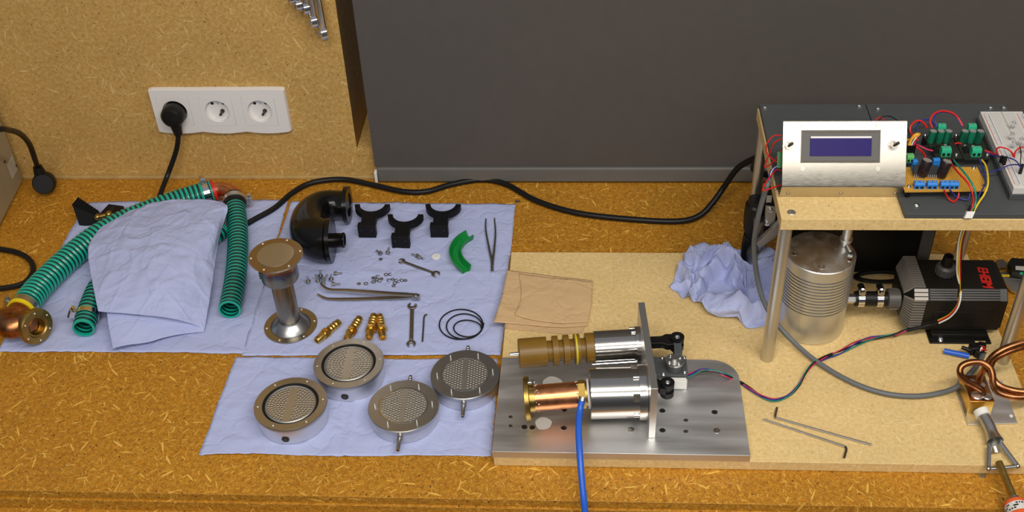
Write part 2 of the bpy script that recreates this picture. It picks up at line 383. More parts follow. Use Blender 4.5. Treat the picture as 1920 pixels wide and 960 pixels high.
def hexprism(bm, p, r, h, d=(0, 0, 1), mi=0, hole=0.):
    if hole: lathe(bm, [(0, hole), (0, r), (h, r), (h, hole), (0, hole)], p, d, 6 if hole == 0 else 6, False, False, mi)
    else: lathe(bm, [(0, r), (h, r)], p, d, 6, True, True, mi)
def text_mesh(body, size, M4, extrude=.0002, bold=0.):
    cu = bpy.data.curves.new('t', 'FONT'); cu.body = body; cu.size = size; cu.extrude = extrude; cu.offset = bold; cu.align_x = 'CENTER'; cu.align_y = 'CENTER'
    o = bpy.data.objects.new('t', cu); C.objects.link(o)
    bpy.context.view_layer.update()
    me = bpy.data.meshes.new_from_object(o.evaluated_get(bpy.context.evaluated_depsgraph_get()))
    bm = nb(); bm.from_mesh(me); bpy.data.objects.remove(o); bm.transform(M4); return bm
# ---------------------------------------------------------------- structure
BY0, BY1, WY = .892, 1.578, 1.58
bm = nb(); bx(bm, -1.25, .95, -2.2, WY+.3, -.92, -.90); obj('floor', bm, 'floor', kind='structure')
NX, NZ = -.385, .061
bm = nb(); bx(bm, -1.25, NX, WY, WY+.14, -.90, 1.5); bx(bm, NX, .95, WY, WY+.14, -.90, NZ-.014); bx(bm, .85, .95, WY, WY+.14, NZ-.014, 1.5); obj('wall_back', bm, 'wall', kind='structure')
bm = nb(); bx(bm, NX+.0005, .849, WY-.002, WY+.139, NZ-.0135, NZ); obj('trim_1', bm, 'wall', kind='structure')
bm = nb(); bx(bm, NX+.001, .849, WY+.120, WY+.124, NZ+.001, 1.5)
obj('window_1', bm, 'glass', kind='structure')
bm = nb(); cyl(bm, (-1.24, WY-.002, .002), (NX+.03, WY-.002, .002), .0045, seg=10); obj('trim_2', bm, 'trimc', kind='structure')
# workbench
t = thing('workbench', 'long workbench topped with varnished orange particle board, stepped front edge', 'workbench', (-.15, 1.2, -.9))
bm = nb(); bx(bm, -1.22, .92, BY0, BY1-.001, -.012, 0); obj('bench_top', bm, 'bench', t, bevel=.0006)
bm = nb(); bx(bm, -1.22, .92, BY0-.0035, BY1-.02, -.029, -.0125); obj('lower_board', bm, 'bench', t, bevel=.0005)
bm = nb(); bx(bm, -1.22, .92, BY0+.0008, BY0+.0035, -.0118, -.0006); 
bm.free()
bm = nb(); bx(bm, -1.22, .92, BY0-.016, BY0+.03, -.11, -.0295); obj('apron', bm, 'bench', t, bevel=.0005)
for x in (-1.15, .85):
    for y in (.95, 1.5):
        bm = nb(); bx(bm, x-.035, x+.035, y-.035, y+.035, -.9, -.0295); obj('leg', bm, 'wall', t)
# roller blind
t = thing('roller_blind', 'dark grey roller blind hanging over the window niche down to the bench', 'blind', (.2, 1.567, .0))
bm = nb(); bx(bm, -.3555, .83, 1.5655, 1.5662, .0325, 1.42); obj('cloth', bm, 'blind', t)
bm = nb(); bx(bm, -.352, .829, 1.5605, 1.5695, .0035, .0320); obj('hem_bar', bm, 'blindhem', t, bevel=.003)
bm = nb(); bx(bm, -.3575, -.3525, 1.5595, 1.5705, .003, .0245); obj('end_cap', bm, 'white', t, bevel=.001, label='white end cap')
bm = nb(); cyl(bm, (-.36, 1.575, 1.43), (.83, 1.575, 1.43), .02); obj('roller', bm, 'white', t)
# ---------------------------------------------------------------- power sockets on the wall
SX, SZ0, SZ1 = -.712, .098, .183
def socket_frame():
    t = thing('power_socket', 'white triple wall socket frame on the particle board wall', 'power socket', (-.601, WY, .14))
    yf0 = WY-.0095; n = 60
    bm = nb(); top = []; bot = []
    for i in range(n+1):
        x = -.7125+.223*i/n; u = (i/n*3) % 1 if i < n else 1; q = math.sin(PI*u); e = .0015 if i in (0, n) else 0
        bot.append((x, .0995-.0035*q+e)); top.append((x, .1785+.0005*q-e))
    def loop(L_):
        vs = [bm.verts.new((x, yf0, z)) for x, z in L_]
        for k in range(len(vs)): bm.edges.new((vs[k], vs[(k+1) % len(vs)]))
        return set(vs)
    outer = loop(bot+top[::-1]); inner = [loop(rrect(-.6765+.071*i, .1388, .0545, .0545, .003)) for i in range(3)]
    bmesh.ops.triangle_fill(bm, use_beauty=True, edges=bm.edges[:])
    for f in bm.faces[:]:
        if any(all(v in h for v in f.verts) for h in inner): bm.faces.remove(f)
    oe = [e for e in bm.edges if len(e.link_faces) == 1 and all(v in outer for v in e.verts)]
    for v in outer: pass
    r = bmesh.ops.extrude_edge_only(bm, edges=oe)
    nv = [g_ for g_ in r['geom'] if isinstance(g_, bmesh.types.BMVert)]
    for v in nv:
        v.co.y = WY-.0055; v.co.x += .0015*(1 if v.co.x > -.601 else -1)*(1 if abs(v.co.x+.601) > .1110 else 0); v.co.z += .0012*(1 if v.co.z > .139 else -1)
    r = bmesh.ops.extrude_edge_only(bm, edges=[g_ for g_ in r['geom'] if isinstance(g_, bmesh.types.BMEdge)])
    for g_ in r['geom']:
        if isinstance(g_, bmesh.types.BMVert): g_.co.y = WY-.0002
    ie = [e for e in bm.edges if len(e.link_faces) == 1 and any(all(v in h for v in e.verts) for h in inner)]
    r = bmesh.ops.extrude_edge_only(bm, edges=ie)
    for g_ in r['geom']:
        if isinstance(g_, bmesh.types.BMVert): g_.co.y += .004
    obj('frame', bm, 'white', t, smooth=30)
    for i in range(3):
        cx = -.6765+.071*i+(.0755*0); cz = .1388; yf = WY-.0100
        bm = nb(); P = rrect(cx, cz, .054, .054, .003); R = [(cx+.0205*math.cos(2*PI*k/32), cz+.0205*math.sin(2*PI*k/32)) for k in range(32)]
        for L_, m_ in ((P, 0), (R, 0)):
            vs = [bm.verts.new((x, yf, z)) for x, z in L_]
            for k in range(len(vs)): bm.edges.new((vs[k], vs[(k+1) % len(vs)]))
        bmesh.ops.triangle_fill(bm, use_beauty=True, edges=bm.edges[:])
        for f in bm.faces[:]:
            if all((v.co.x-cx)**2+(v.co.z-cz)**2 < .0209**2 for v in f.verts): bm.faces.remove(f)
        e0 = [e for e in bm.edges if len(e.link_faces) == 1 and all((v.co.x-cx)**2+(v.co.z-cz)**2 > .0209**2 for v in e.verts)]
        r = bmesh.ops.extrude_edge_only(bm, edges=e0)
        for v in r['geom']:
            if isinstance(v, bmesh.types.BMVert): v.co.y += .003
        ins = obj('insert', bm, 'white', t)
        bm = nb(); lathe(bm, [(0, .0205), (.006, .0197), (.0088, .0188), (.0088, 0)], (cx, yf, cz), (0, 1, 0), 32, False, False); obj('well', bm, 'white', ins)
        if i:
            bm = nb()
            for (dx, dz, r_) in ((-.0088, .0105, .0026), (.0098, .0105, .0024)):
                cyl(bm, (cx+dx, yf+.0084, cz+dz), (cx+dx, yf+.0087, cz+dz), r_, seg=12)
            obj('contact_hole', bm, 'dark', ins)
            bm = nb(); cyl(bm, (cx+.001, yf+.0080, cz+.0115), (cx+.001, yf+.0086, cz+.0115), .0022, seg=12); obj('screw', bm, 'chrome', ins)
            bm = nb(); cyl(bm, (cx+.0060, yf+.0087, cz-.0035), (cx+.0052, yf-.0035, cz-.0045), .0021, seg=12); cyl(bm, (cx+.0060, yf+.0087, cz-.0035), (cx+.0060, yf+.0070, cz-.0035), .0036, seg=12); obj('earth_pin', bm, 'darktool', ins)
            pass
socket_frame()
def schuko(t, p, d, up):
    """p: face centre, d: direction away from wall"""
    bm = nb(); d = Vector(d)
    lathe(bm, [(0, .0175), (.007, .0175), (.014, .0195), (.026, .0185), (.031, .015), (.033, .009), (.033, 0)], p, d, 28, True, False)
    obj('body', bm, 'black', t)
    bm = nb()
    e = Vector(p)+d*.018; q = e+Vector(up)*.036
    sweep(bm, resample([e, q+d*.002], .003), lambda i, n: .0125-.0062*i/n, 14)
    obj('cord_sleeve', bm, 'black', t)
t = thing('power_plug', 'black plug with cord pushed into the left well of the white socket frame', 'plug', (-.676, WY-.02, .139))
schuko(t, (-.6765, WY-.0025, .1388), (0, -1, 0), (.03, 0, -1))
bm = nb(); P = [Y(332, 240, WY-.022), Y(334, 258, WY-.024), Y(331, 280, WY-.026), Y(323, 305, WY-.032), Y(312, 334, WY-.045), G(300, 366, .022), G(293, 392, .006)]
sweep(bm, spl(P, 8), .0042, 10); obj('cord', bm, 'rubber', t)
# ---------------------------------------------------------------- spanners hanging on the wall
rail = thing('spanner_rail', 'rail with pegs on the wall holding the hanging chrome spanners', 'tool rail', (-.44, WY-.01, .50))
bm = nb(); bx(bm, -.53, -.395, WY-.012, WY-.0005, .50, .52); obj('bar', bm, 'darktool', rail)
def jaw(bm, c, r, d, th, open_=.0062):
    """open-ended jaw in local xz plane; c centre, r radius, pointing d (angle deg)"""
    a = math.radians(d); ux = Vector((math.cos(a), 0, math.sin(a))); uz = Vector((-math.sin(a), 0, math.cos(a)))
    P = [c+ux*(r*math.cos(t_))+uz*(r*math.sin(t_)) for t_ in [math.radians(35+ (290)*k/22) for k in range(23)]]
    P += [c+ux*(r*.83)+uz*(-open_*.75), c+ux*(-r*.05)+uz*(-open_*.75), c+ux*(-r*.25)+uz*(-open_*.3), c+ux*(-r*.25)+uz*(open_*.3), c+ux*(-r*.05)+uz*(open_*.75), c+ux*(r*.83)+uz*(open_*.75)]
    prism(bm, [p-Vector((0, th/2, 0)) for p in P], (0, 1, 0), th)
def spanner(name, L, rj, th, w, lower_only=False):
    bm = nb(); jaw(bm, Vector((0, 0, 0)), rj, -105, th, rj*.62)
    P = [Vector((0, 0, rj*.6+(L-rj*1.2)*k/8)) for k in range(9)]
    sweep(bm, P, lambda i, n: w*(1.25-.35*min(1, i/3)), 12, flat=.75)
    jaw(bm, Vector((0, 0, L)), rj*.9, 75, th, rj*.55)
    return bm
for i, (px, py, s, lab) in enumerate(((606, 72, 1.0, 'rightmost and lowest-reaching'), (588, 49, .92, 'second from the right'), (574, 24, .85, 'third from the right'), (560, 17, .78, 'fourth from the right'), (548, 4, .72, 'leftmost'))):
    p = Y(px, py, WY-.02); L = .50-p.z-.012
    bm = spanner('spanner', L, .0135*s, .0085, .0070*s)
    bm.transform(Matrix.Translation((p.x, p.y, p.z+.009*s)) @ Matrix.Rotation(math.radians(-62), 4, 'Z'))
    one('spanner', bm, 'chrome', 'chrome open-ended spanner hanging on the wall, %s of the row' % lab, 'spanner', 'chrome spanners hanging on the wall')
    bm = nb(); cyl(bm, (p.x, WY-.032, .4985), (p.x, WY-.005, .503), .0025, seg=8); obj('peg', bm, 'darktool', rail)
# ---------------------------------------------------------------- beige instrument case at the left edge
a = G(46, 341); b2 = G(-6, 441); H_ = .20
t = thing('instrument_case', 'beige metal instrument case standing at the left end of the bench', 'instrument', (a.x-.12, 1.5, 0))
bm = nb(); ax = a.x; bw = .012
P = [(ax, a.y-.003), (b2.x+.001, b2.y), (b2.x-.20, b2.y-.006), (ax-.20, a.y-.003)]
prz(bm, P, .006, .21); obj('body', bm, 'beige', t, bevel=.001)
bm = nb()
prz(bm, [(b2.x+.002, b2.y-.0005), (b2.x-.2, b2.y-.0065), (b2.x-.2, b2.y-.012), (b2.x+.002, b2.y-.006)], .014, .17); obj('front_bezel', bm, 'yellow', t, label='yellow front bezel')
for (u, v) in ((.2, .07), (.9, .1)):
    bm = nb(); p = Vector((ax, a.y, 0)).lerp(Vector((b2.x, b2.y, 0)), u*.3); cyl(bm, (p.x-.0005, p.y, v-.05+.02), (p.x+.0012, p.y, v-.05+.02), .0025, seg=10); obj('screw', bm, 'darktool', t)
bm = nb(); e = (Vector((b2.x, b2.y, 0))-Vector((ax, a.y, 0))).normalized(); nrm = Vector((-e.y, e.x, 0))
if nrm.x < 0: nrm = -nrm
q = Vector((ax, a.y, .032))+e*.010+nrm*.0004
prism(bm, [q, q+e*.028, q+e*.028+Vector((0, 0, .030)), q+Vector((0, 0, .030))], nrm, .0004); st = obj('sticker', bm, 'stickergrey', t, label='pale type label')
for x, y in ((a.x-.02, 1.53), (b2.x-.02, 1.44), (a.x-.18, 1.53), (b2.x-.18, 1.44)):
    bm = nb(); cyl(bm, (x, y, 0), (x, y, .0062), .007); obj('foot', bm, 'rubber', t)
t = thing('power_plug', 'black plug on a thick cord resting on the bench beside the beige case', 'plug', G(85, 355))
bm = nb(); p = G(84, 342, .022); dd = (ray(84, 342).normalized()*-1+Vector((.35, -.1, 0))).normalized(); dd = Vector((.25, -.75, .35)).normalized()
lathe(bm, [(0, .0175), (.008, .0178), (.016, .0195), (.023, .0185), (.028, .016), (.028, 0)], p-dd*.010, dd, 26, True, False); obj('body', bm, 'black', t)
bm = nb(); lathe(bm, [(0, .0024), (.019, .0024)], p-dd*.029+Vector((.008, 0, .004)), dd, 10); lathe(bm, [(0, .0024), (.019, .0024)], p-dd*.029-Vector((.008, 0, .004)), dd, 10); obj('pin', bm, 'chrome', t)
bm = nb(); e0 = p+Vector((-.002, 0, .004)); e1 = G(70, 312, .055); sweep(bm, resample([e0, e1], .004), lambda i, n: .0128-.0062*i/n, 14); obj('cord_sleeve', bm, 'black', t)
bm = nb(); sweep(bm, spl([e1, G(66, 300, .085), G(55, 270, .13), G(38, 251, .175), G(18, 244, .21), G(-4, 243, .235), G(-60, 262, .24), G(-120, 330, .15), G(-160, 460, .006)], 8), .0045, 10); obj('cord', bm, 'rubber', t)
bm = nb(); sweep(bm, spl([G(-60, 455, .006), G(0, 467, .006), G(30, 473, .006), G(52, 484, .006), G(62, 500, .006), G(58, 518, .006), G(40, 533, .006), G(0, 541, .006), G(-60, 545, .006)], 8), .0045, 10)
one('loose_cable', bm, 'rubber', 'loop of black cord lying on the bench at the left edge, below the beige case', 'cord')
# ---------------------------------------------------------------- flat blue paper towels
def fbm(x, y, s, seed): return noise.noise(Vector((x*s+seed, y*s, seed*.37)))
def sheet(name, mat, corners, label, cat, z=.0008, amp=.0017, nx=70, ny=66, seed=1., folds=(), th=.0004, jag=.0006, group=None, zf=None):
    a, b, c, d = [Vector((p[0], p[1], 0)) for p in corners]   # back-left, back-right, front-right, front-left
    bm = nb(); V = []
    for j in range(ny+1):
        row = []
        for i in range(nx+1):
            u, v = i/nx, j/ny
            p = a.lerp(b, u).lerp(d.lerp(c, u), v)
            e = min(u, 1-u, v, 1-v)
            if e == 0: p = p+Vector((noise.noise(Vector((u*40, v*40, seed)))*jag*2+noise.noise(Vector((u*3, v*3, seed+5)))*jag*5, noise.noise(Vector((v*40, u*40, seed+9)))*jag*2+noise.noise(Vector((u*3+4, v*3, seed+5)))*jag*5, 0))
            h = abs(fbm(p.x, p.y, 14, seed))*1.3+abs(fbm(p.x, p.y, 33, seed+3))*.9+.35*fbm(p.x, p.y, 70, seed+7)
            for (ax_, pos, hh) in folds:
                dd_ = abs((u if ax_ == 'u' else v)-pos)*.37; h += hh*max(0, 1-dd_/.005)
            hz = z+amp*max(0, h)
            if zf: hz += zf(p, u, v)
            row.append(bm.verts.new((p.x, p.y, hz)))
        V.append(row)
    for j in range(ny):
        for i in range(nx): bm.faces.new((V[j][i], V[j][i+1], V[j+1][i+1], V[j+1][i]))
    o = one(name, bm, mat, label, cat, group, smooth=180)
    s = o.modifiers.new('thickness', 'SOLIDIFY'); s.thickness = th; s.offset = 1
    return o
TG = 'flat blue paper towels on the bench'
sheet('paper_towel', 'towel', [G(166, 381), G(541, 376), G(459, 664), G(-6, 660)], 'flat blue paper towel under the green hoses at the left', 'paper towel', seed=1.3, folds=(('u', .5, .8), ('v', .5, .7)), group=TG)
sheet('paper_towel', 'towel', [G(546, 380), G(967, 384), G(939, 668), G(453, 669)], 'flat blue paper towel carrying the black elbow, tweezers and small tools', 'paper towel', seed=4.1, folds=(('u', .52, 1.), ('u', .47, .7), ('v', .5, .8)), group=TG)
sheet('paper_towel', 'towel', [G(441, 671), G(932, 675), G(922, 856), G(373, 854)], 'flat blue paper towel at the front under the four perforated metal discs', 'paper towel', seed=8.2, folds=(('u', .5, 1.), ('u', .45, .6), ('v', .45, .5)), group=TG)
# ---------------------------------------------------------------- green suction hoses
def hose(name, P, r, label, parent=None, pitch=.008):
    pts = resample(P, pitch/8)
    bm = nb()
    prof = [0, 0, .2, .85, 1, 1, .85, .2]
    sweep(bm, pts, lambda i, n: r-.0012+.0016*prof[i % 8], 28, False, lambda i: 0 if (i % 8) in (3, 4, 5, 2) else 1)
    inner = sweep(bm, pts, lambda i, n: r-.0024, 28, False, lambda i: 0 if (i % 8) in (3, 4, 5, 2) else 1)
    # end rims
    return bm, pts
def hosething(name, P, r, label):
    P = [p+Vector((0, 0, .0022)) for p in P]
    t = thing(name, label, 'hose', (P[len(P)//2].x, P[len(P)//2].y, 0), group='green spiral hoses')
    bm, pts = hose(name, P, r, label); obj('hose_wall', bm, ['teal', 'teal_dark'], t, smooth=60)
    for k, (e, e1) in enumerate(((pts[0], pts[1]), (pts[-1], pts[-2]))):
        bm = nb(); d = (e1-e).normalized(); lathe(bm, [(-.0004, r-.0026), (-.0004, r), (.0015, r+.0003), (.0015, r-.0026), (-.0004, r-.0026)], e, d, 28, False, False); obj('end_rim', bm, 'teal', t)
    return t, pts
def clamp(parent_thing, c, d, r, boltdir, label=None, name='hose_clamp', mat='steel', w=.010):
    """band round an axis with a screw housing"""
    d = Vector(d).normalized(); bd = Vector(boltdir); bd = (bd-d*bd.dot(d)).normalized(); tg = d.cross(bd)
    bm = nb(); pipe(bm, Vector(c)-d*w/2, Vector(c)+d*w/2, r+.0009, r, 32); ob = obj(name, bm, mat, parent_thing)
    bm = nb(); q = Vector(c)+bd*(r+.005); sweep(bm, [q-tg*.008, q+tg*.006], .0048, 12); box(bm, Vector(c)+bd*(r+.002), (w*.9, .012, .004), rot=Matrix((d, tg, bd)).transposed()); obj('screw_housing', bm, mat, ob)
    bm = nb(); cyl(bm, q+tg*.006, q+tg*.012, .0036, seg=6); obj('screw_head', bm, mat, ob)
    return ob
# big hose
r1 = .0195
P = spl([G(42, 583, .024), G(75, 540, .021), G(140, 478, .019), G(195, 438, .0195), G(250, 411, .0195), G(310, 388, .0195), G(352, 374, .0195), G(397, 361, .020)], 10)
t1, pts1 = hosething('suction_hose', P, r1, 'long thick green spiral hose curving from the brass flange back behind the towel')
d = (pts1[6]-pts1[0]).normalized()
clamp(t1, pts1[0]+d*.006, d, r1+.0008, Vector((-.6, -.3, .2)), mat='steel')
d2 = (pts1[-4]-pts1[-1]).normalized(); clamp(t1, pts1[-1]+d2*.009, d2, r1*1.02, Vector((0, .3, 1)), mat='chrome')
bm = nb(); e = pts1[0]; lathe(bm, [(-.005, r1-.006), (-.005, r1+.001), (.0005, r1+.0018), (.0005, r1-.006)], e, d, 30, True, True); obj('end_band', bm, 'yellow', t1, label='yellow end band')
# copper elbow with brass flange
fc = G(64, 611, .031); fd = Vector((.86, -.42, .12)).normalized()
t = thing('flanged_elbow', 'copper elbow with round brass flange at the left hose end', 'pipe elbow', (fc.x, fc.y, 0))
bm = nb(); e0 = pts1[0]-d*.004
P = spl([e0, e0-d*.016, G(14, 600, .028), G(22, 613, .028), fc-fd*.02, fc-fd*.002], 8); sweep(bm, P, .0185, 28); obj('elbow', bm, 'copper_dark', t)
bm = nb(); lathe(bm, [(0, .0085), (-.0015, .016), (-.0015, .0255), (0, .0265), (.006, .0265), (.0075, .0255), (.0075, .0165), (.0055, .015), (.0055, .0125), (-.001, .0120)], fc, fd, 48, False, False); obj('flange', bm, 'brass_dull', t)
bm = nb(); lathe(bm, [(-.001, .0125), (.0065, .0125)], fc, fd, 32, True, False); obj('bore', bm, 'copper_dark', t)
u_, v_ = frame_of(fd); bm = nb()
for k in range(6): p = fc+fd*.0073+u_*.0215*math.cos(k*PI/3+.3)+v_*.0215*math.sin(k*PI/3+.3); cyl(bm, p, p+fd*.0009, .0012, seg=8)
obj('bolt_hole', bm, 'white_soft', t)
# upper copper bend with red ring
a0 = pts1[-1]
t = thing('copper_bend', 'small copper bend with red ring joining two green hoses at the back', 'pipe elbow', (G(415, 362).x, G(415, 362).y, 0))
bm = nb(); P = spl([a0+d2*.01, a0-d2*.010, G(425, 358, .022), G(440, 366, .022), G(444, 377, .021)], 8); sweep(bm, P, .0135, 24); obj('bend', bm, 'copper', t)
bm = nb(); lathe(bm, [(-.0065, .012), (-.0065, .0175), (-.001, .0178), (-.001, .012)], a0, -d2*-1, 28, True, True); obj('ring', bm, 'red', t, label='red sealing ring')
# right hose
r2 = .0160
P = spl([G(441, 383, .0185), G(446, 430, .0165), G(446, 480, .016), G(441, 530, .016), G(431, 583, .0165)], 10)
t3, pts3 = hosething('suction_hose', P, r2, 'short green spiral hose standing free right of the crumpled towel, open end forward')
dd = (pts3[4]-pts3[0]).normalized()
bm = nb(); lathe(bm, [(-.016, .0135), (-.016, .0165), (-.012, .0178), (.008, .0182), (.012, .0165)], pts3[0], dd, 28, True, False); obj('cuff', bm, 'rubber', t3)
clamp(t3, pts3[0]+dd*-.004, dd, .0184, Vector((1, 0, -.1)), mat='steel_rough')
# lower-left hose under the towel
P = spl([G(414, 431, .0165), G(392, 450, .016), G(330, 480, .016), G(250, 500, .016), G(195, 530, .016), G(172, 570, .016), G(157, 618, .0165)], 10)
t4, pts4 = hosething('suction_hose', P, .0155, 'green spiral hose running under the crumpled towel, clamped end at lower left')
dd = (pts4[-6]-pts4[-1]).normalized()
clamp(t4, pts4[-1]+dd*.026, dd, .0166, Vector((-.9, 0, .45)), mat='chrome')
# ---------------------------------------------------------------- towels over hoses, crumpled towel
def cubic_grid(ctrl, nu, nv):
    rows = [spl(r, nu) for r in ctrl]; n = len(rows[0]); out = []
    cols = [spl([r[i] for r in rows], nv) for i in range(n)]
    return [[cols[i][j] for i in range(n)] for j in range(len(cols[0]))]
def tri(x): return abs((x % 2)-1)*2-1
DIRS = [(math.cos(a), math.sin(a), random.random()*9) for a in (.3, 1.25, 2.1, 2.8, .8, 1.8)]
def crease(p, s):
    w = noise.noise(p*9)*.9; h = 0
    for k, (cx, sx, ph) in enumerate(DIRS): h += tri((p.x*cx+p.y*sx)*s*(1+.33*k)+ph+w*(1+.4*k))/(1.+.8*k)
    return h/2.2
def ridge(p, s):
    h = 0
    for k in range(3):
        n_ = noise.noise(Vector((p.x*s*(1+.5*k)+3.1*k, p.y*s*(1.2-.3*k)+7.7*k, k*4.)))
        h += max(0, 1-abs(n_)*9)**1.5*(.9-.2*k)
    return h
def drape(bm, ctrl, nu, nv, amp, s, amp2=.0, edge=.25, minz=None, side=0., rg=0., turb=0.):
    g = cubic_grid(ctrl, nu, nv); V = []; nj, ni = len(g), len(g[0])
    for j, r in enumerate(g):
        row = []
        for i, p in enumerate(r):
            e = min(i, ni-1-i, j, nj-1-j)/6.; k = edge+(1-edge)*min(1, e)
            h = crease(p, s)*amp*k+noise.noise(p*60)*amp2+ridge(p, 14)*rg*k
            if turb:
                wp = noise.noise(Vector((p.x*13, p.y*13, 5.)))*1.6; aa = p.x*.83+p.y*.55; bb = -p.x*.55+p.y*.83
                h += turb*k*(.45-abs(noise.noise(Vector((aa*12+wp, bb*22+wp*1.3, 3.))))*1.8-abs(noise.noise(Vector((aa*30+wp, bb*24-wp, 8.))))*.7)
            q = Vector((p.x+side*k*noise.noise(p*22+Vector((7, 1, 3))), p.y+side*k*noise.noise(p*22+Vector((1, 9, 4))), p.z+h))
            if minz is not None and q.z < minz: q.z = minz+.0003*random.random()
            row.append(bm.verts.new(q))
        V.append(row)
    for j in range(nj-1):
        for i in range(ni-1): bm.faces.new((V[j][i], V[j][i+1], V[j+1][i+1], V[j+1][i]))
def gp(rows): return [[G(*p) for p in r] for r in rows]
bm = nb()
drape(bm, gp([[(234, 400, .022), (262, 385, .038), (320, 375, .044), (360, 374, .046), (400, 375, .046), (420, 380, .044)],
              [(205, 412, .036), (245, 405, .046), (310, 398, .052), (365, 398, .052), (405, 395, .052), (427, 392, .046)],
              [(172, 447, .042), (225, 445, .052), (290, 440, .060), (350, 440, .058), (400, 440, .050), (414, 436, .036)],
              [(165, 478, .040), (220, 485, .050), (285, 495, .058), (345, 495, .054), (390, 485, .040), (406, 475, .030)],
              [(174, 535, .038), (225, 545, .044), (280, 550, .046), (335, 550, .042), (380, 550, .026), (396, 545, .022)],
              [(184, 583, .036), (215, 587, .034), (262, 590, .033), (320, 597, .030), (358, 606, .016), (384, 618, .0035)]]), 24, 26, .0022, 30, .0007, edge=.5, rg=.0017)
drape(bm, gp([[(199, 575, .030), (240, 580, .029), (290, 588, .027), (345, 592, .022), (378, 606, .010)],
              [(204, 615, .022), (245, 615, .021), (290, 612, .018), (345, 608, .012), (382, 614, .006)],
              [(212, 654, .016), (246, 646, .013), (281, 641, .011), (330, 628, .008), (383, 622, .0025)]]), 22, 16, .0012, 30, .0005, edge=.5, rg=.0012)
o = one('paper_towel', bm, 'towel', 'folded crumpled blue paper towel draped over the green hoses', 'paper towel', smooth=50)
s = o.modifiers.new('thickness', 'SOLIDIFY'); s.thickness = .0004
bm = nb()
drape(bm, gp([[(1283, 480, .022), (1312, 456, .030), (1345, 462, .038), (1385, 470, .040), (1412, 478, .034), (1440, 466, .055), (1466, 480, .05)],
              [(1284, 492, .020), (1318, 486, .046), (1352, 488, .054), (1380, 500, .050), (1410, 500, .046), (1440, 498, .052), (1466, 505, .045)],
              [(1268, 510, .020), (1312, 512, .030), (1352, 510, .040), (1378, 520, .048), (1408, 522, .050), (1436, 525, .048), (1460, 530, .04)],
              [(1258, 526, .019), (1305, 535, .024), (1338, 535, .030), (1372, 541, .030), (1405, 542, .034), (1436, 544, .040), (1458, 550, .036)],
              [(1250, 540, .018), (1292, 555, .022), (1330, 556, .026), (1362, 560, .040), (1400, 563, .044), (1432, 566, .038), (1458, 572, .030)],
              [(1272, 548, .018), (1300, 562, .020), (1336, 580, .024), (1370, 585, .034), (1404, 594, .034), (1430, 590, .030), (1452, 588, .024)],
              [(1290, 555, .018), (1310, 562, .018), (1342, 591, .018), (1380, 598, .020), (1405, 615, .018), (1425, 608, .018), (1448, 594, .018)]]), 34, 32, .010, 36, .0006, edge=.35, minz=.0175, side=.026, rg=.003, turb=.030)
o = one('paper_towel', bm, 'towel', 'scrunched up blue paper towel lying in front of the shelf leg', 'paper towel', smooth=28)
s = o.modifiers.new('thickness', 'SOLIDIFY'); s.thickness = .0004
# ---------------------------------------------------------------- base board of the rig
bm = nb(); bx(bm, -.1145, .571, .9455, 1.358, .0005, .016)
one('base_board', bm, 'board', 'pale particle board carrying the engine, the metal tank and the pump', 'board', bevel=.0008)
BZ = .016
# brown napkin
bm = nb()
drape(bm, gp([[(951, 506, .0185), (1000, 513, .019), (1055, 520, .019), (1111, 526, .0185)],
              [(941, 555, .0185), (990, 560, .019), (1050, 565, .0195), (1109, 566, .0185)],
              [(925, 604, .0185), (985, 609, .019), (1050, 614, .019), (1101, 611, .0185)]]), 14, 20, .0006, 30, .0006, edge=1.)
drape(bm, gp([[(973, 512, .0205), (1010, 518, .021), (1062, 523, .021), (1111, 529, .0205)],
              [(977, 555, .021), (1008, 562, .022), (1060, 565, .0225), (1109, 566, .021)],
              [(965, 590, .021), (1000, 600, .0215), (1050, 606, .0215), (1103, 603, .0205)]]), 14, 20, .0008, 30, .0006, edge=1.)
drape(bm, gp([[(948, 603, .0172), (1000, 605, .0173), (1055, 608, .0173), (1098, 606, .0172)], [(946, 612, .0172), (1000, 618, .0175), (1052, 623, .0173), (1093, 622, .0172)], [(947, 616, .0172), (1000, 621, .0172), (1055, 626, .0172), (1088, 624, .0172)]]), 8, 6, .0003, 30, .0003, edge=1.)
o = one('paper_napkin', bm, 'napkin', 'folded brown paper towel lying half on the pale board', 'paper towel', smooth=50)
s = o.modifiers.new('thickness', 'SOLIDIFY'); s.thickness = .0004
# ---------------------------------------------------------------- black printed elbow
t = thing('ducting_elbow', 'large glossy black U-bend duct with round end flanges', 'pipe elbow', (G(600, 440).x, G(600, 440).y, 0))
e1 = G(650, 384, .033); e2 = G(615, 450, .0362)
P = spl([e1, G(628, 383, .033), G(604, 387, .034), G(586, 401, .035), G(580, 420, .036), G(585, 440, .036), G(600, 449, .036), e2], 10)
bm = nb(); P = resample(P, .004); sweep(bm, P, lambda i, n: .0225+.0117*min(1, max(0, (i/n-.10)/.70)), 44); obj('bend', bm, 'elbow', t)
bm = nb(); lathe(bm, [(0, .0195), (0, .0300), (.007, .0300), (.007, .0195), (.001, .019)], e1-Vector((.003, 0, 0)), (1, .02, 0), 44, False, False); lathe(bm, [(.0015, .020), (.0015, 0)], e1-Vector((.003, 0, 0)), (1, .02, 0), 30, False, False); obj('flange', bm, 'elbow', t)
bm = nb(); lathe(bm, [(0, .0350), (.007, .0350)], e2, (1, .04, 0), 44); obj('end_plate', bm, 'elbow', t)
bm = nb(); lathe(bm, [(0, .0115), (.015, .0115), (.017, .0125), (.019, .0115), (.019, .0092), (.006, .009), (.006, 0)], e2+Vector((.007, 0, -.001)), (1, .04, 0), 30, False, False); obj('spigot', bm, 'elbow', t)
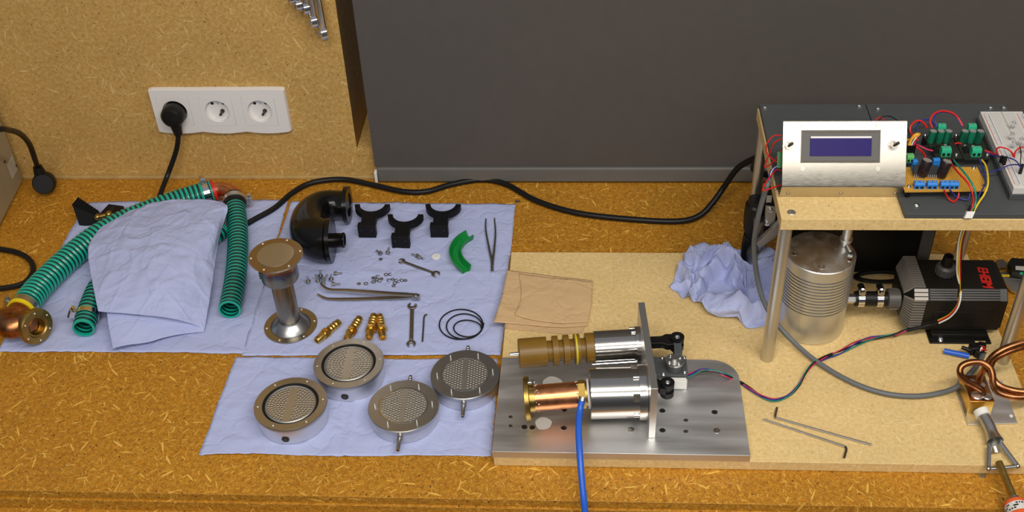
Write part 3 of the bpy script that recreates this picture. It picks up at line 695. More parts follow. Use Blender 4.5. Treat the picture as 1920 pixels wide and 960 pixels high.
# ---------------------------------------------------------------- black cradle brackets
def cradle():
    t = thing('pipe_cradle', '', 'bracket', (0, 0, 0), world=False)
    bm = nb(); P = arc((0, .048), .0288, 182, 358, 26)+arc((0, .048), .0205, 358, 182, 26)
    prz(bm, P, .013, .023); 
    prz(bm, [(-.0115, -.002), (.0115, -.002), (.0115, .0225), (-.0115, .0225)], .013, .0228); obj('cradle_arm', bm, 'black_print', t)
    bm = nb(); bx(bm, -.0155, .0125, -.012, -.001, 0, .0230); 
    fb = obj('foot_block', bm, 'black_print', t, bevel=.0004)
    for x in (-.0095, .0065):
        bm = nb(); cyl(bm, (x, -.0123, .0150), (x, -.0119, .0150), .0026, seg=12); obj('screw_hole', bm, 'dark', fb)
    return t
c0 = cradle()
for i, (px, py, lab) in enumerate(((691, 446, 'left black half-ring cradle bracket, next to the black duct flange'), (754, 466, 'middle black half-ring cradle bracket, set nearest to the camera'), (826, 446, 'right black half-ring cradle bracket, behind the green channel'))):
    g = G(px, py, .002); loc = Vector((g.x, g.y+.012, .0022))
    c = c0 if i == 0 else dup(c0)
    c.location = loc; c['label'] = lab; c['group'] = 'black cradle brackets'
# ribbed black clamp block + slotted block
t = thing('test_clamp', 'black ribbed wedge and slotted block joined by a brass screw behind the green hose', 'clamp', (G(170, 420).x, G(170, 420).y, 0))
bm = nb(); b0 = G(148, 424, .001); 
w0 = [G(149, 423, .001), G(183, 425, .001), G(186, 405, .001), G(157, 398, .001)]
u0 = [G(136, 386, .026), G(180, 405, .014), G(187, 397, .016), G(148, 371, .030)]
vs = [bm.verts.new(p) for p in w0+u0]
for f in ((0, 1, 2, 3), (7, 6, 5, 4), (0, 4, 5, 1), (1, 5, 6, 2), (2, 6, 7, 3), (3, 7, 4, 0)): bm.faces.new([vs[k] for k in f])
for k in range(9):
    a_ = u0[0].lerp(u0[1], k/9.); b_ = u0[3].lerp(u0[2], k/9.); box(bm, (a_+b_)/2+Vector((0, 0, .0008)), ((b_-a_).length, .0018, .002), rot=(b_-a_).to_track_quat('X', 'Z').to_matrix())
obj('ribbed_wedge', bm, 'black_print', t)
bm = nb(); A = [G(186, 402, .0125), G(204, 383, .0125), G(232, 387, .0125), G(231, 396, .0125), G(200, 411, .0125)]
A = [Vector((p.x, p.y, .001)) for p in A]; prism(bm, A, (0, 0, 1), .012); ob = obj('slotted_block', bm, 'black_print', t)
bm = nb(); A2 = [Vector((p.x, p.y, .0131)) for p in (G(200, 400, .013), G(209, 387, .013), G(217, 388, .013), G(208, 402, .013))]; prism(bm, A2, (0, 0, 1), .0003); obj('slot', bm, 'dark', ob)
bm = nb(); p = G(183, 407, .016); q = G(204, 402, .018); cyl(bm, p, q, .0036); bmesh.ops.create_uvsphere(bm, u_segments=16, v_segments=10, radius=.0055, matrix=Matrix.Translation(p)); bmesh.ops.create_uvsphere(bm, u_segments=16, v_segments=10, radius=.0062, matrix=Matrix.Translation(q)); obj('thumb_screw', bm, 'brass_dull', t, label='brass thumb screw')
# ---------------------------------------------------------------- thick black cable across the bench
bm = nb(); P = wirepts([(464, 419, .006), (478, 411, .006), (515, 390, .006), (545, 364, .0065), (575, 346, .0065), (610, 338, .0065), (650, 337, .0065), (700, 347, .006), (755, 359, .006), (800, 359, .006), (850, 345, .006), (905, 337, .006), (950, 346, .006), (1005, 376, .006), (1080, 399, .006), (1180, 411, .006), (1270, 415, .006), (1312, 404, .012), (1338, 378, .03), (1358, 350, .05), (1385, 314, .09), (1425, 292, .12)], 8)+spl([G(1425, 292, .12), Vector((.245, 1.385, .150)), Vector((.275, 1.345, .165)), Vector((.2958, 1.332, .168))], 8)[1:]
sweep(bm, P, .0048, 12); one('power_cable', bm, 'rubber', 'thick black cable snaking across the bench to the shelf', 'cable')
# ---------------------------------------------------------------- heat-tinted flanged pipe
t = thing('flanged_pipe', 'heat-tinted steel pipe standing on a flange with mesh-covered top', 'pipe', (G(546, 613).x, G(546, 613).y, 0))
c = Vector(t.location); TO[t] = c.copy(); c = c+Vector((0, 0, .0015))
bm = nb(); lathe(bm, [(0, .0385), (.0028, .0385), (.0028, .0295), (.0018, .0285)], c, (0, 0, 1), 56, True, False); obj('base_flange', bm, 'heat', t)
bm = nb(); lathe(bm, [(.0018, .0288), (.0035, .0282), (.013, .0165), (.016, .0162)], c, (0, 0, 1), 48, False, False); obj('cone', bm, 'steel', t)
bm = nb(); lathe(bm, [(.012, .0158), (.018, .0157), (.088, .0157), (.0895, .0185), (.091, .0245), (.094, .0262), (.112, .0262), (.116, .0270), (.121, .0285), (.131, .0305)], c, (0, 0, 1), 56, False, False); obj('tube', bm, 'heat', t)
bm = nb(); lathe(bm, [(.131, .028), (.131, .0375), (.1335, .0375), (.1335, .0262), (.132, .0262)], c, (0, 0, 1), 56, False, False); tf = obj('top_flange', bm, 'heat', t)
bm = nb(); lathe(bm, [(.1325, .0265), (.1345, .0258), (.1350, .018), (.1348, 0)], c, (0, 0, 1), 48, False, False); obj('mesh_screen', bm, 'mesh', t, label='fine wire mesh screen')
for (R_, z_) in ((.0345, .0029), (.0338, .1336)):
    for k in range(6):
        bm = nb(); a_ = k*PI/3+.25; p = c+Vector((R_*math.cos(a_), R_*math.sin(a_), z_)); cyl(bm, p-Vector((0, 0, .0006)), p+Vector((0, 0, .0003)), .0014, seg=10); obj('flange_hole', bm, 'white_soft', t)
bm = nb()
for k in range(3): p = c+Vector((-.0255, -.008, .098+.0045*k)); bmesh.ops.create_uvsphere(bm, u_segments=10, v_segments=8, radius=.0018, matrix=Matrix.Translation(p))
obj('weld_spot', bm, 'darktool', t)
# ---------------------------------------------------------------- perforated chambers
def perf(bm, R, z, holes, rh, depth, seg=9, bar=.004):
    def ring(cx, cy_, r, n): 
        vs = [bm.verts.new((cx+r*math.cos(2*PI*k/n), cy_+r*math.sin(2*PI*k/n), z)) for k in range(n)]
        return vs, [bm.edges.new((vs[k], vs[(k+1) % n])) for k in range(n)]
    _, es = ring(0, 0, R, 64); rings = []
    for (x, y) in holes: v_, e_ = ring(x, y, rh, seg); es += e_; rings.append((x, y, v_))
    bmesh.ops.triangle_fill(bm, use_beauty=True, edges=es)
    for f in bm.faces[:]:
        if len(set(v.index for v in f.verts)) and False: pass
    hs = [set(v_) for _, _, v_ in rings]
    own = {}
    for k, h in enumerate(hs):
        for v in h: own[v] = k
    for f in bm.faces[:]:
        ks = [own.get(v, -1) for v in f.verts]
        if ks[0] >= 0 and all(k == ks[0] for k in ks): bm.faces.remove(f)
    for (x, y, v_) in rings:
        lo = [bm.verts.new((v.co.x, v.co.y, z-depth)) for v in v_]
        for k in range(seg): bm.faces.new((v_[k], v_[(k+1) % seg], lo[(k+1) % seg], lo[k])).material_index = 1  # dark walls: shade inside the holes put into the colour
        bm.faces.new(lo).material_index = 2  # white bottoms: bright crescents of light in the holes put into the colour
        for f in lo[0].link_faces:
            if len(f.verts) == 4: f.material_index = 1
def holes_ring(R, p, bar):
    H = []; k = 1
    while k*p < R:
        n = int(round(2*PI*k*p/(p*1.0)));
        for j in range(n):
            a_ = 2*PI*(j+.5)/n; x, y = k*p*math.cos(a_), k*p*math.sin(a_)
            if abs(x) > bar: H.append((x, y))
        k += 1
    return H
def holes_hex(R, p, bar):
    H = []
    for s in (-1, 1):
        i = 0
        while True:
            x = bar+i*p*.87
            if x > R: break
            n = int(R/p)+1
            for j in range(-n, n+1):
                y = (j+(.5 if i % 2 else 0))*p
                if x*x+y*y < R*R: H.append((s*x, y))
            i += 1
    return H
def chamber_a():
    t = thing('perforated_chamber', '', 'metal chamber', (0, 0, 0), world=False)
    bm = nb(); lathe(bm, [(.0015, .0440), (.0015, .0452), (.004, .0458), (.0225, .0458), (.0235, .0466)], (0, 0, 0), (0, 0, 1), 72, True, False); obj('body', bm, 'alu_turned', t)
    bm = nb(); lathe(bm, [(.0235, .0466), (.026, .0482), (.0295, .0482), (.0305, .0475), (.0305, .0372), (.0262, .0370)], (0, 0, 0), (0, 0, 1), 72, False, False); obj('top_ring', bm, 'steel', t)
    bm = nb(); lathe(bm, [(.0262, .0371), (.0258, .0340)], (0, 0, 0), (0, 0, 1), 72, False, False); obj('seal_groove', bm, 'dark', t)
    bm = nb(); lathe(bm, [(.0270, .0340), (.0292, .0335), (.0298, .0325), (.0292, .0305)], (0, 0, 0), (0, 0, 1), 72, False, False); obj('inner_rim', bm, 'steel_rough', t)
    bm = nb(); perf(bm, .0312, .0290, holes_ring(.0300, .0042, .0052), .00158, .0017); obj('perforated_plate', bm, ['steel_rough', 'darktool', 'white_soft'], t, smooth=20)  # last two materials paint shade and light into the holes
    for k in range(6):
        bm = nb(); a_ = k*PI/3+.18; cyl(bm, (.0425*math.cos(a_), .0425*math.sin(a_), .0300), (.0425*math.cos(a_), .0425*math.sin(a_), .0309), .0011, seg=10); obj('pin', bm, 'white_soft', t)
        if k % 2:
            bm = nb(); cyl(bm, (.038*math.cos(a_), .038*math.sin(a_), 0), (.038*math.cos(a_), .038*math.sin(a_), .002), .004, seg=10); obj('foot', bm, 'steel', t)
    bm = nb(); pipe(bm, (0, -.0450, .0115), (0, -.0462, .0115), .0052, .0040, 20); cyl(bm, (0, -.0448, .0115), (0, -.0460, .0115), .0040, seg=16, mi=1); cyl(bm, (0, -.0459, .0112), (0, -.0466, .0112), .0024, seg=14); obj('side_port', bm, ['darktool', 'dark'], t)
    return t
def chamber_b():
    t = thing('perforated_chamber', '', 'metal chamber', (0, 0, 0), world=False)
    bm = nb(); lathe(bm, [(.0012, .0435), (.0012, .0448), (.003, .0455), (.0155, .0455), (.0165, .0462)], (0, 0, 0), (0, 0, 1), 72, True, False); obj('body', bm, 'alu_turned', t)
    bm = nb(); lathe(bm, [(.0165, .0462), (.018, .0468), (.0235, .0468), (.0245, .0460), (.0245, .0325), (.0238, .0322)], (0, 0, 0), (0, 0, 1), 72, False, False); obj('top_ring', bm, 'steel', t)
    bm = nb(); lathe(bm, [(.0238, .0323), (.0250, .0318), (.0250, .0305), (.024, .0300)], (0, 0, 0), (0, 0, 1), 72, False, False); obj('inner_rim', bm, 'chrome', t)
    bm = nb(); perf(bm, .0305, .0245, holes_hex(.0290, .0043, .0048), .00160, .0017); obj('perforated_plate', bm, ['steel_rough', 'darktool', 'white_soft'], t, smooth=20)  # blackened and white slots colour in the holes' shade and light
    for k in range(6):
        bm = nb(); a_ = k*PI/3+.08; cyl(bm, (.0375*math.cos(a_), .0375*math.sin(a_), .0240), (.0375*math.cos(a_), .0375*math.sin(a_), .0305), .0010, seg=10); obj('pin', bm, 'brass_dull' if False else 'steel_rough', t)
        if k % 2:
            bm = nb(); cyl(bm, (.038*math.cos(a_), .038*math.sin(a_), 0), (.038*math.cos(a_), .038*math.sin(a_), .002), .004, seg=10); obj('foot', bm, 'steel', t)
    bm = nb(); lathe(bm, [(0, .0042), (.005, .0042), (.005, .0030), (.007, .0032), (.017, .0028), (.022, .0026), (.022, .0018), (.019, .0016), (.019, 0)], (0, -.0450, .0125), (0, -1, 0), 16, True, False); obj('hose_barb', bm, 'steel', t)
    bm = nb(); pr = [(0, .0045), (.004, .0045), (.004, .0028)]
    for k in range(4): pr += [(.005+.0038*k, .0032), (.0082+.0038*k, .0026)]
    lathe(bm, pr+[(.021, .0024)], (0, .0448, .0125), (0, 1, 0), 16, True, True); obj('hose_barb', bm, 'steel', t)
    return t
CG = 'perforated metal chambers on the front towel'
ca = chamber_a(); cb = chamber_b()
def centre(px, py, z): g = G(px, py, z); return Vector((g.x, g.y, .0016))
ca.location = centre(545, 758, .030); ca['label'] = 'leftmost perforated metal chamber, without hose barbs, black side port facing front'; ca['group'] = CG; ca.rotation_euler.z = .0
c2 = dup(ca, centre(654, 682, .030), .0, 'perforated metal chamber without hose barbs, behind and right of the leftmost one', CG)
cb.location = centre(757, 762, .024); cb['label'] = 'thin perforated metal chamber with two hose barbs, nearest the front edge'; cb['group'] = CG
c3 = dup(cb, centre(872, 703, .024), .03, 'thin perforated metal chamber with hose barbs, rearmost right beside the aluminium plate', CG)
# ---------------------------------------------------------------- small parts on the towel
TZ = .0028
def barb():
    t = thing('hose_fitting', '', 'hose fitting', (0, 0, 0), world=False)
    bm = nb(); pr = [(.0, .0038)]
    for k in range(4): pr += [(.001+.0045*k, .0052), (.0042+.0045*k, .0044)]
    pr += [(.021, .0044)]
    lathe(bm, pr, (0, .010, .0058), (0, 1, 0), 20, True, True); obj('barb', bm, 'brass', t)
    bm = nb(); cyl(bm, (0, .0045, .0058), (0, .0102, .0058), .0066, seg=6); obj('hex', bm, 'brass', t)
    bm = nb(); lathe(bm, [(0, .0046), (.012, .0044), (.013, .004), (.013, .0028), (.009, .0026), (.009, 0)], (0, .0048, .0058), (0, -1, 0), 20, False, False); obj('thread', bm, 'brass', t)
    return t
b0 = barb(); b0.scale = (1.22,)*3
for i, (px, py, ang, lab) in enumerate(((603, 635, -32, 'leftmost brass barbed hose fitting, tilted, apart from the others'), (655, 632, -14, 'brass barbed hose fitting partly hidden behind a perforated chamber'), (694, 628, 0, 'upright brass barbed hose fitting, third from the left'), (717, 628, 14, 'rightmost brass barbed hose fitting, leaning left'))):
    g = G(px, py, .006); o = b0 if i == 0 else dup(b0); o.location = (g.x, g.y, .0022); o.rotation_euler = (0, 0, math.radians(ang)); o['label'] = lab; o['group'] = 'brass hose fittings on the towel'
# bolts, nuts, washers
def bolt(L=.009, r=.0015, hr=.0032):
    bm = nb(); lathe(bm, [(0, hr), (.0026, hr), (.0028, hr*.85), (.0028, hr*.5), (.001, hr*.45), (.001, 0)], (0, 0, 0), (0, 0, -1), 14, False, False)
    lathe(bm, [(0, hr), (0, r), (L, r), (L+.0005, r*.7)], (0, 0, 0), (0, 0, 1), 12, False, True); return bm
bolts = [(578, 528, 0, 90, 'leftmost small screw, head down, beside the heat-tinted pipe'), (601, 518, 20, 78, 'tallest small screw in the cluster behind the curved tweezers tip'), (596, 526, -35, 60, 'small screw leaning in the cluster behind the curved tweezers tip'), (607, 524, 50, 40, 'small screw lying tilted at the right of the tweezers-tip cluster'), (606, 531, 10, 70, 'short screw nearest the curved tweezers tip'), (621, 524, 80, 85, 'small screw standing apart, right of the tweezers-tip cluster'), (630, 513, 90, 4, 'small screw lying flat, head to the right, above the curved tweezers'), (626, 533, 92, 4, 'small screw lying flat just behind the curved tweezers'),
         (713, 475, -50, 8, 'small screw with washer lying tilted, left of the screw pair'), (727, 474, 8, 25, 'small screw with washer pointing back, right of the screw pair'), (782, 480, -70, 6, 'small screw lying alone left of the flat washer'), (786, 483, 120, 8, 'second small screw crossed over the lone one near the washer')]
for (px, py, az, el, lab) in bolts:
    bm = bolt(); d_ = Vector((math.sin(math.radians(az))*math.cos(math.radians(el)), math.cos(math.radians(az))*math.cos(math.radians(el)), math.sin(math.radians(el))))
    if el > 60: base = .0055
    else: base = .0050
    g = G(px, py, base); bm.transform(Matrix.Translation((g.x, g.y, base+.0002)) @ d_.to_track_quat('Z', 'Y').to_matrix().to_4x4())
    pipe(bm, g+Vector((0, 0, .0002))+d_*.0005, g+Vector((0, 0, .0002))+d_*.0012, .0038, .0016, 14)
    one('screw', bm, 'steel', lab, 'screw', 'small screws on the towel')
nuts = [(673, 533), (686, 532), (700, 529), (700, 522), (708, 519), (707, 525), (715, 524), (711, 527), (729, 526), (736, 525), (743, 526), (740, 531), (738, 537), (748, 528), (753, 526), (760, 527), (724, 515), (732, 515), (714, 487)]
NG = 'small nuts and washers in front of the open-ended spanner'
for i, (px, py) in enumerate(nuts):
    g = G(px, py, .003); bm = nb(); k = i % 3
    if k == 0: lathe(bm, [(0, .0016), (0, .0032), (.0024, .0032), (.0024, .0016), (0, .0016)], (g.x, g.y, .0021), (.1*random.random(), .1*random.random(), 1), 6, False, False)
    else: pipe(bm, (g.x, g.y, .0022), (g.x+.0002*k, g.y-.0001, .0030+.0004*k), .0034, .0019, 16)
    lab = {0: 'leftmost steel nut of the loose scatter of nuts and washers', 1: 'second steel washer from the left of the loose scatter', 18: 'single small steel nut lying in front of the screw pair'}.get(i, 'tiny steel hex nut in the loose scatter behind the curved tweezers' if k == 0 else 'tiny thin steel washer ring in the loose scatter behind the curved tweezers')
    one('nut' if k == 0 else 'washer', bm, 'steel', lab, 'nut' if k == 0 else 'washer', 'small nuts behind the curved tweezers' if k == 0 else 'small washers behind the curved tweezers', smooth=30)
g = G(818, 482, .002); bm = nb(); pipe(bm, (g.x, g.y, .0020), (g.x, g.y, .0032), .0068, .0022, 28); pipe(bm, (g.x, g.y, .0033), (g.x, g.y, .0042), .0030, .0018, 16); one('washer', bm, 'white_soft', 'large pale flat washer lying left of the green channel', 'washer')
# spanners on towel
def flat_spanner(p0, p1, r0, r1_, w, a0, a1, label):
    p0 = Vector((p0.x, p0.y, 0)); p1 = Vector((p1.x, p1.y, 0)); L = (p1-p0).length; d_ = (p1-p0).normalized()
    bm = nb(); jaw(bm, Vector((0, 0, 0)), r0, 180+a0, .0028, r0*.6); jaw(bm, Vector((L, 0, 0)), r1_, a1, .0028, r1_*.6)
    prism(bm, [(r0*.7, -.0011, -w), (L-r1_*.7, -.0011, -w), (L-r1_*.7, -.0011, w), (r0*.7, -.0011, w)], (0, 1, 0), .0022)
    prism(bm, [(r0*1.3, -.0014, -w*.5), (L-r1_*1.3, -.0014, -w*.5), (L-r1_*1.3, -.0014, w*.5), (r0*1.3, -.0014, w*.5)], (0, 1, 0), .0028)
    R = Matrix((d_, Vector((0, 0, -1)), Vector((0, 0, 1)).cross(d_))).transposed().to_4x4()
    bm.transform(Matrix.Translation(p0+Vector((0, 0, .0042))) @ R)
    return one('spanner', bm, 'tool', label, 'spanner', bevel=.0003)
flat_spanner(G(753, 490, .004), G(817, 514, .004), .0056, .0066, .0022, 25, -20, 'small open-ended spanner lying diagonally behind the scattered nuts')
flat_spanner(G(773, 574, .004), G(771, 645, .004), .0070, .0066, .0028, -10, 5, 'double open-ended spanner lying upright beside the hex key')
bm = nb(); sweep(bm, spl([G(801, 590, .0045), G(797, 591, .0045), G(795, 596, .0042), G(794, 612, .004), G(792, 640, .004)], 6), .0012, 6); one('hex_key', bm, 'darktool', 'small dark hex key lying beside the double open-ended spanner', 'hex key', smooth=20)
# curved tweezers
t = thing('tweezers', 'long steel tweezers with curved tips behind the brass fittings', 'tweezers', (G(700, 550).x, G(700, 550).y, 0))
for pts, zf in (([(783, 555, .010), (740, 558, .008), (690, 560, .006), (640, 561, .005), (615, 560, .005), (603, 556, .005), (595, 551, .006)], 0), ([(783, 553, .0115), (740, 551, .014), (690, 547, .016), (650, 544, .016), (620, 543, .014), (608, 538, .012), (601, 531, .010)], 1)):
    bm = nb(); P = wirepts(pts, 6); sweep(bm, P, lambda i, n: .0036 if i < 3 else .0044*(1-.82*(i/n)**1.5)+.0002, 8, flat=.25); 
    obj('arm', bm, 'tool', t)
bm = nb(); p = G(783, 555, .011); bx(bm, p.x-.008, p.x+.003, p.y-.003, p.y+.003, .0050, .0125); cyl(bm, (p.x-.003, p.y, .0125), (p.x-.003, p.y, .0138), .0022, seg=12); obj('rivet_block', bm, 'steel', t)
t = thing('tweezers', 'slim straight dark tweezers standing open at the right of the towel', 'tweezers', (G(922, 470).x, G(922, 470).y, 0))
for pts in ([(911, 410, .004), (911, 432, .006), (917, 465, .007), (922, 488, .005), (923, 500, .0045)], [(927, 409, .004), (929, 435, .006), (927, 465, .007), (924, 488, .005), (923, 500, .0045)]):
    bm = nb(); sweep(bm, wirepts(pts, 6), lambda i, n: .0011+.0014*(i/n), 8, flat=.6); obj('arm', bm, 'tool', t)
bm = nb(); sweep(bm, [G(923, 498, .0045), G(923, 511, .0045)], .0026, 10); obj('end_cap', bm, 'chrome', t)
# green channel
bm = nb(); P = wirepts([(881, 441, .008), (866, 451, .008), (856, 465, .008), (854, 478, .008), (860, 492, .008), (874, 506, .008)], 8); n = len(P)
prof = [(-.0065, -.006), (.0065, -.006), (.0098, .005), (.0078, .0055), (.0048, -.0035), (-.0048, -.0035), (-.0078, .0055), (-.0098, .005)]
rings = []
for i in range(n):
    T_ = (P[min(n-1, i+1)]-P[max(0, i-1)]).normalized(); sd = T_.cross(Vector((0, 0, 1))).normalized()
    rings.append([bm.verts.new(P[i]+sd*a_+Vector((0, 0, b_))) for a_, b_ in prof])
for i in range(n-1):
    for k in range(8): bm.faces.new((rings[i][k], rings[i][(k+1) % 8], rings[i+1][(k+1) % 8], rings[i+1][k]))
bm.faces.new(rings[0]); bm.faces.new(rings[-1]); one('curved_channel', bm, 'green', 'curved green printed U-channel lying on the towel', 'channel')
# rubber cord coil
bm = nb(); cx, cy_ = 865, 607; pts = []
for k in range(73):
    a_ = 2*PI*k/24; lp = k/24.
    w = 45-7.5*lp; h = 30-1.2*lp-1.7*lp*lp
    pts.append((cx+w*math.cos(a_)+6*lp-3, cy_+h*math.sin(a_)+3*lp-1, .0036+.0011*lp))
sweep(bm, wirepts(pts, 2), .0010, 6); one('seal_cord', bm, 'rubber', 'coiled thin black rubber cord lying behind the rear right chamber', 'cord')
# ---------------------------------------------------------------- hex keys on the board
for pts, lab in (([(1457, 764, .020), (1454, 778, .019), (1455, 783, .0185), (1461, 785, .0185), (1545, 809, .0183), (1634, 834, .0183)], 'long ball-end hex key on the pale board, bend at its upper left end'), ([(1431, 786, .0183), (1500, 809, .0183), (1578, 835, .0185), (1585, 838, .0185), (1587, 843, .019), (1583, 858, .020)], 'long ball-end hex key on the pale board, bend at its lower right end')):
    t = thing('hex_key', lab, 'hex key', G(pts[2][0], pts[2][1], BZ), group='long hex keys on the pale board')
    P = wirepts(pts, 6); n = len(P); k = 16 if pts[0][0] > 1440 else n-16
    a_, b_ = (P[:k], P[k-1:])
    bm = nb(); sweep(bm, a_, .0014, 6); obj('short_arm' if k == 16 else 'shaft', bm, 'darktool' if k == 16 else 'steel_rough', t, smooth=20)
    bm = nb(); sweep(bm, b_, .0014, 6); obj('shaft' if k == 16 else 'short_arm', bm, 'steel_rough' if k == 16 else 'darktool', t, smooth=20)
# ---------------------------------------------------------------- engine on its aluminium plate
PZ = .0275
t = thing('engine_assembly', 'two-cylinder piston engine bolted on a thick aluminium plate with a rounded corner', 'engine', (.05, 1.03, BZ))
eng = t
bm = nb(); prz(bm, [(-.1160, .9450), (.2035, .9450), (.2035, 1.075)]+arc((.168, 1.078), .0355, 0, 90, 10)+[(-.1135, 1.1135)], BZ+.0003, PZ); plate = obj('base_plate', bm, 'alu', t, bevel=.0004)
for (px, py, r) in ((957, 782, .0022), (957, 799, .0022), (983, 801, .0036), (998, 802, .0036), (1057, 803, .0034), (1058, 768, .0036), (1242, 770, .0034), (1242, 807, .0034), (1286, 788, .0024), (1286, 809, .0024), (1340, 773, .0034)):
    g = G(px, py, PZ); bm = nb(); lathe(bm, [(.00005, r+.0009), (.0003, r+.0004), (.0003, r)], g, (0, 0, 1), 20, False, False, mi=0); lathe(bm, [(.0001, r), (.0001, 0)], g, (0, 0, 1), 20, False, False, mi=1)
    obj('drilled_hole', bm, ['chrome', 'dark'] if r > .003 else ['chrome', 'darktool'], plate)
for (px, py) in ((1183, 806), (1344, 808)):
    g = G(px, py, PZ); bm = nb(); lathe(bm, [(0, .0042), (.0008, .0042), (.0010, .0036), (.0010, .0018), (.0003, .0015), (.0003, 0)], g, (0, 0, 1), 20, False, False); obj('countersunk_screw', bm, 'tool', plate)
for (px, py, r) in ((1019, 794, .0105), (1036, 722, .0130)):
    g = G(px, py, PZ); bm = nb(); P = [(g.x+r*(1+.05*math.sin(5*a_))*math.cos(a_), g.y+r*(1+.05*math.cos(3*a_))*math.sin(a_)) for a_ in [2*PI*k/26 for k in range(26)]]; prz(bm, P, PZ+.0001, PZ+.0004 if r < .011 else PZ+.003); obj('glue_mark', bm, 'stain', plate, label='pale round glue mark')
# support plate
zt = .1155; f0 = Vector((.0795, .971, 0)); k0 = Vector((.0690, 1.129, 0)); th = .0085
yv = (k0-f0).normalized(); xv = Vector((yv.y, -yv.x, 0)); zv = Vector((0, 0, 1))
bm = nb(); prism(bm, [f0+zv*(PZ+.0003), k0+zv*(PZ+.0003), k0+zv*zt, f0+zv*zt], xv, th); obj('support_plate', bm, 'steel_rough', t, bevel=.0004)
def on_plate(y, z, off=0.): s = (y-f0.y)/yv.y; p = f0+yv*s; return Vector((p.x, p.y, z))+xv*off
# large cylinder (front) and small cylinder (back)
zc = .0655; pA = G(1105, 738, zc); pB = on_plate(pA.y+.004, zc, -.0002); ax_ = (pB-pA).normalized(); L1 = (pB-pA).length
bm = nb(); lathe(bm, [(0, .0205), (0, .0318), (.0008, .0326), (L1-.010, .0326), (L1-.010, .0355), (L1, .0355)], pA, ax_, 72, True, True); big = obj('large_cylinder', bm, 'steel_polish', t)
for k in range(8):
    a_ = k*PI/4+.2; u_, v_ = frame_of(ax_); p = pA+ax_*(L1-.0102)+(u_*math.cos(a_)+v_*math.sin(a_))*.0318
    if k % 2 == 0:
        bm = nb(); cyl(bm, p+(u_*math.cos(a_)+v_*math.sin(a_))*.0022, p+(u_*math.cos(a_)+v_*math.sin(a_))*.0022-ax_*.007, .0024, seg=12); obj('cap_screw', bm, 'chrome', big)
    else:
        bm = nb(); e = (u_*math.cos(a_)+v_*math.sin(a_)); box(bm, pA+ax_*(L1-.014)+e*.0325, (.008, .010, .003), rot=Matrix((ax_, ax_.cross(e), e)).transposed()); obj('recess', bm, 'darktool', big)
zs = .070; qA = G(1113, 652, zs); qB = on_plate(qA.y+.006, zs, -.0002); ax2 = (qB-qA).normalized(); L2 = (qB-qA).length
bm = nb(); lathe(bm, [(0, .0205), (.0006, .0222), (L2-.006, .0222), (L2-.006, .0252), (L2, .0252)], qA, ax2, 60, True, True); sm = obj('small_cylinder', bm, 'steel_polish', t)
u_, v_ = frame_of(ax2)
for k in range(6):
    a_ = k*PI/3+.5; e = u_*math.cos(a_)+v_*math.sin(a_); bm = nb(); p = qA+ax2*(L2-.0062)+e*.0232; cyl(bm, p, p-ax2*.005, .0022, seg=12); obj('cap_screw', bm, 'chrome', sm)
for k in (4,):
    bm = nb(); cyl(bm, qA+Vector((-.002, -.0235, -.008)), qB+Vector((-.006, -.0235, -.008)), .0016, seg=10); obj('tie_rod', bm, 'chrome', sm)
q0 = G(972, 663, zs); axp = (qA-q0).normalized(); Lp = (qA-q0).length; s = Lp/.105
pr = [(0, .0185), (.0015, .0198), (.0395*s, .0198), (.0395*s, .0140)]; x = .0395*s
for k in range(3): pr += [(x+.008*s, .0140), (x+.008*s, .0200), (x+.016*s, .0200), (x+.016*s, .0140)]; x += .0152*s
pr = pr[:-1]+[(x+.0010*s, .0140), (x+.0085*s, .0140), (x+.0085*s, .0202), (Lp, .0202)]
bm = nb(); lathe(bm, pr, q0, axp, 48, True, True); pl = obj('finned_plastic_cylinder', bm, 'peek', t, label='brown plastic finned cylinder')
bm = nb(); lathe(bm, [(Lp-.0245, .0202), (Lp-.0243, .0206), (Lp-.0222, .0206), (Lp-.0220, .0202)], q0, axp, 48, False, False); obj('seal_ring', bm, 'yellow_ring', pl, label='yellow seal ring')
bm = nb(); lathe(bm, [(-.0125, .0008), (-.0115, .0020), (0, .0026)], q0, axp, 16, True, False); obj('rod_tip', bm, 'chrome', pl)
# copper heater tube with brass flange, nut, white bush
h0 = G(985, 748, .060); ax3 = (pA-h0+Vector((0, 0, .0))).normalized(); h1 = pA
def along(px):   # point on the axis that shows at column px
    lo, hi = -.2, 1.2
    for _ in range(40):
        m_ = (lo+hi)/2
        if Q(h0.lerp(h1, m_))[0] < px: lo = m_
        else: hi = m_
    return h0.lerp(h1, lo)
bm = nb(); a_ = along(984); lathe(bm, [(0, .0270), (.0008, .0285), (.0062, .0285), (.0068, .0275), (.0068, .0185), (.013, .0180), (.013, .0160)], a_, ax3, 56, True, False); fl = obj('brass_flange', bm, 'brass_dull', t, label='round brass flange')
u_, v_ = frame_of(ax3)
bm = nb(); e = (v_*.6+u_*.0)+Vector((0, .35, .85)); e = (e-ax3*e.dot(ax3)).normalized(); p = a_+ax3*.0068+e*.0235; cyl(bm, p, p+ax3*.008, .0024, seg=12); cyl(bm, p+ax3*.004, p+ax3*.0075, .0036, seg=6); obj('screw', bm, 'chrome', fl)
b_ = along(1001); c_ = along(1085)
bm = nb(); cyl(bm, b_, c_, .0168, seg=48); cp = obj('copper_tube', bm, 'copper', t, label='bright copper tube')
bm = nb()
for k in range(60):
    e_ = random.choice((0, 0, 1)); a2 = random.uniform(0, 2*PI); s_ = random.random()**2*.007; p = (b_+ax3*(.0005+s_)) if e_ == 0 else (c_-ax3*(.0005+s_*.4))
    q = p+(u_*math.cos(a2)+v_*math.sin(a2))*.0168; bmesh.ops.create_icosphere(bm, subdivisions=1, radius=.0016*random.uniform(.5, 1), matrix=Matrix.Translation(q) @ Matrix.Diagonal((1, 1, 1, 1)))
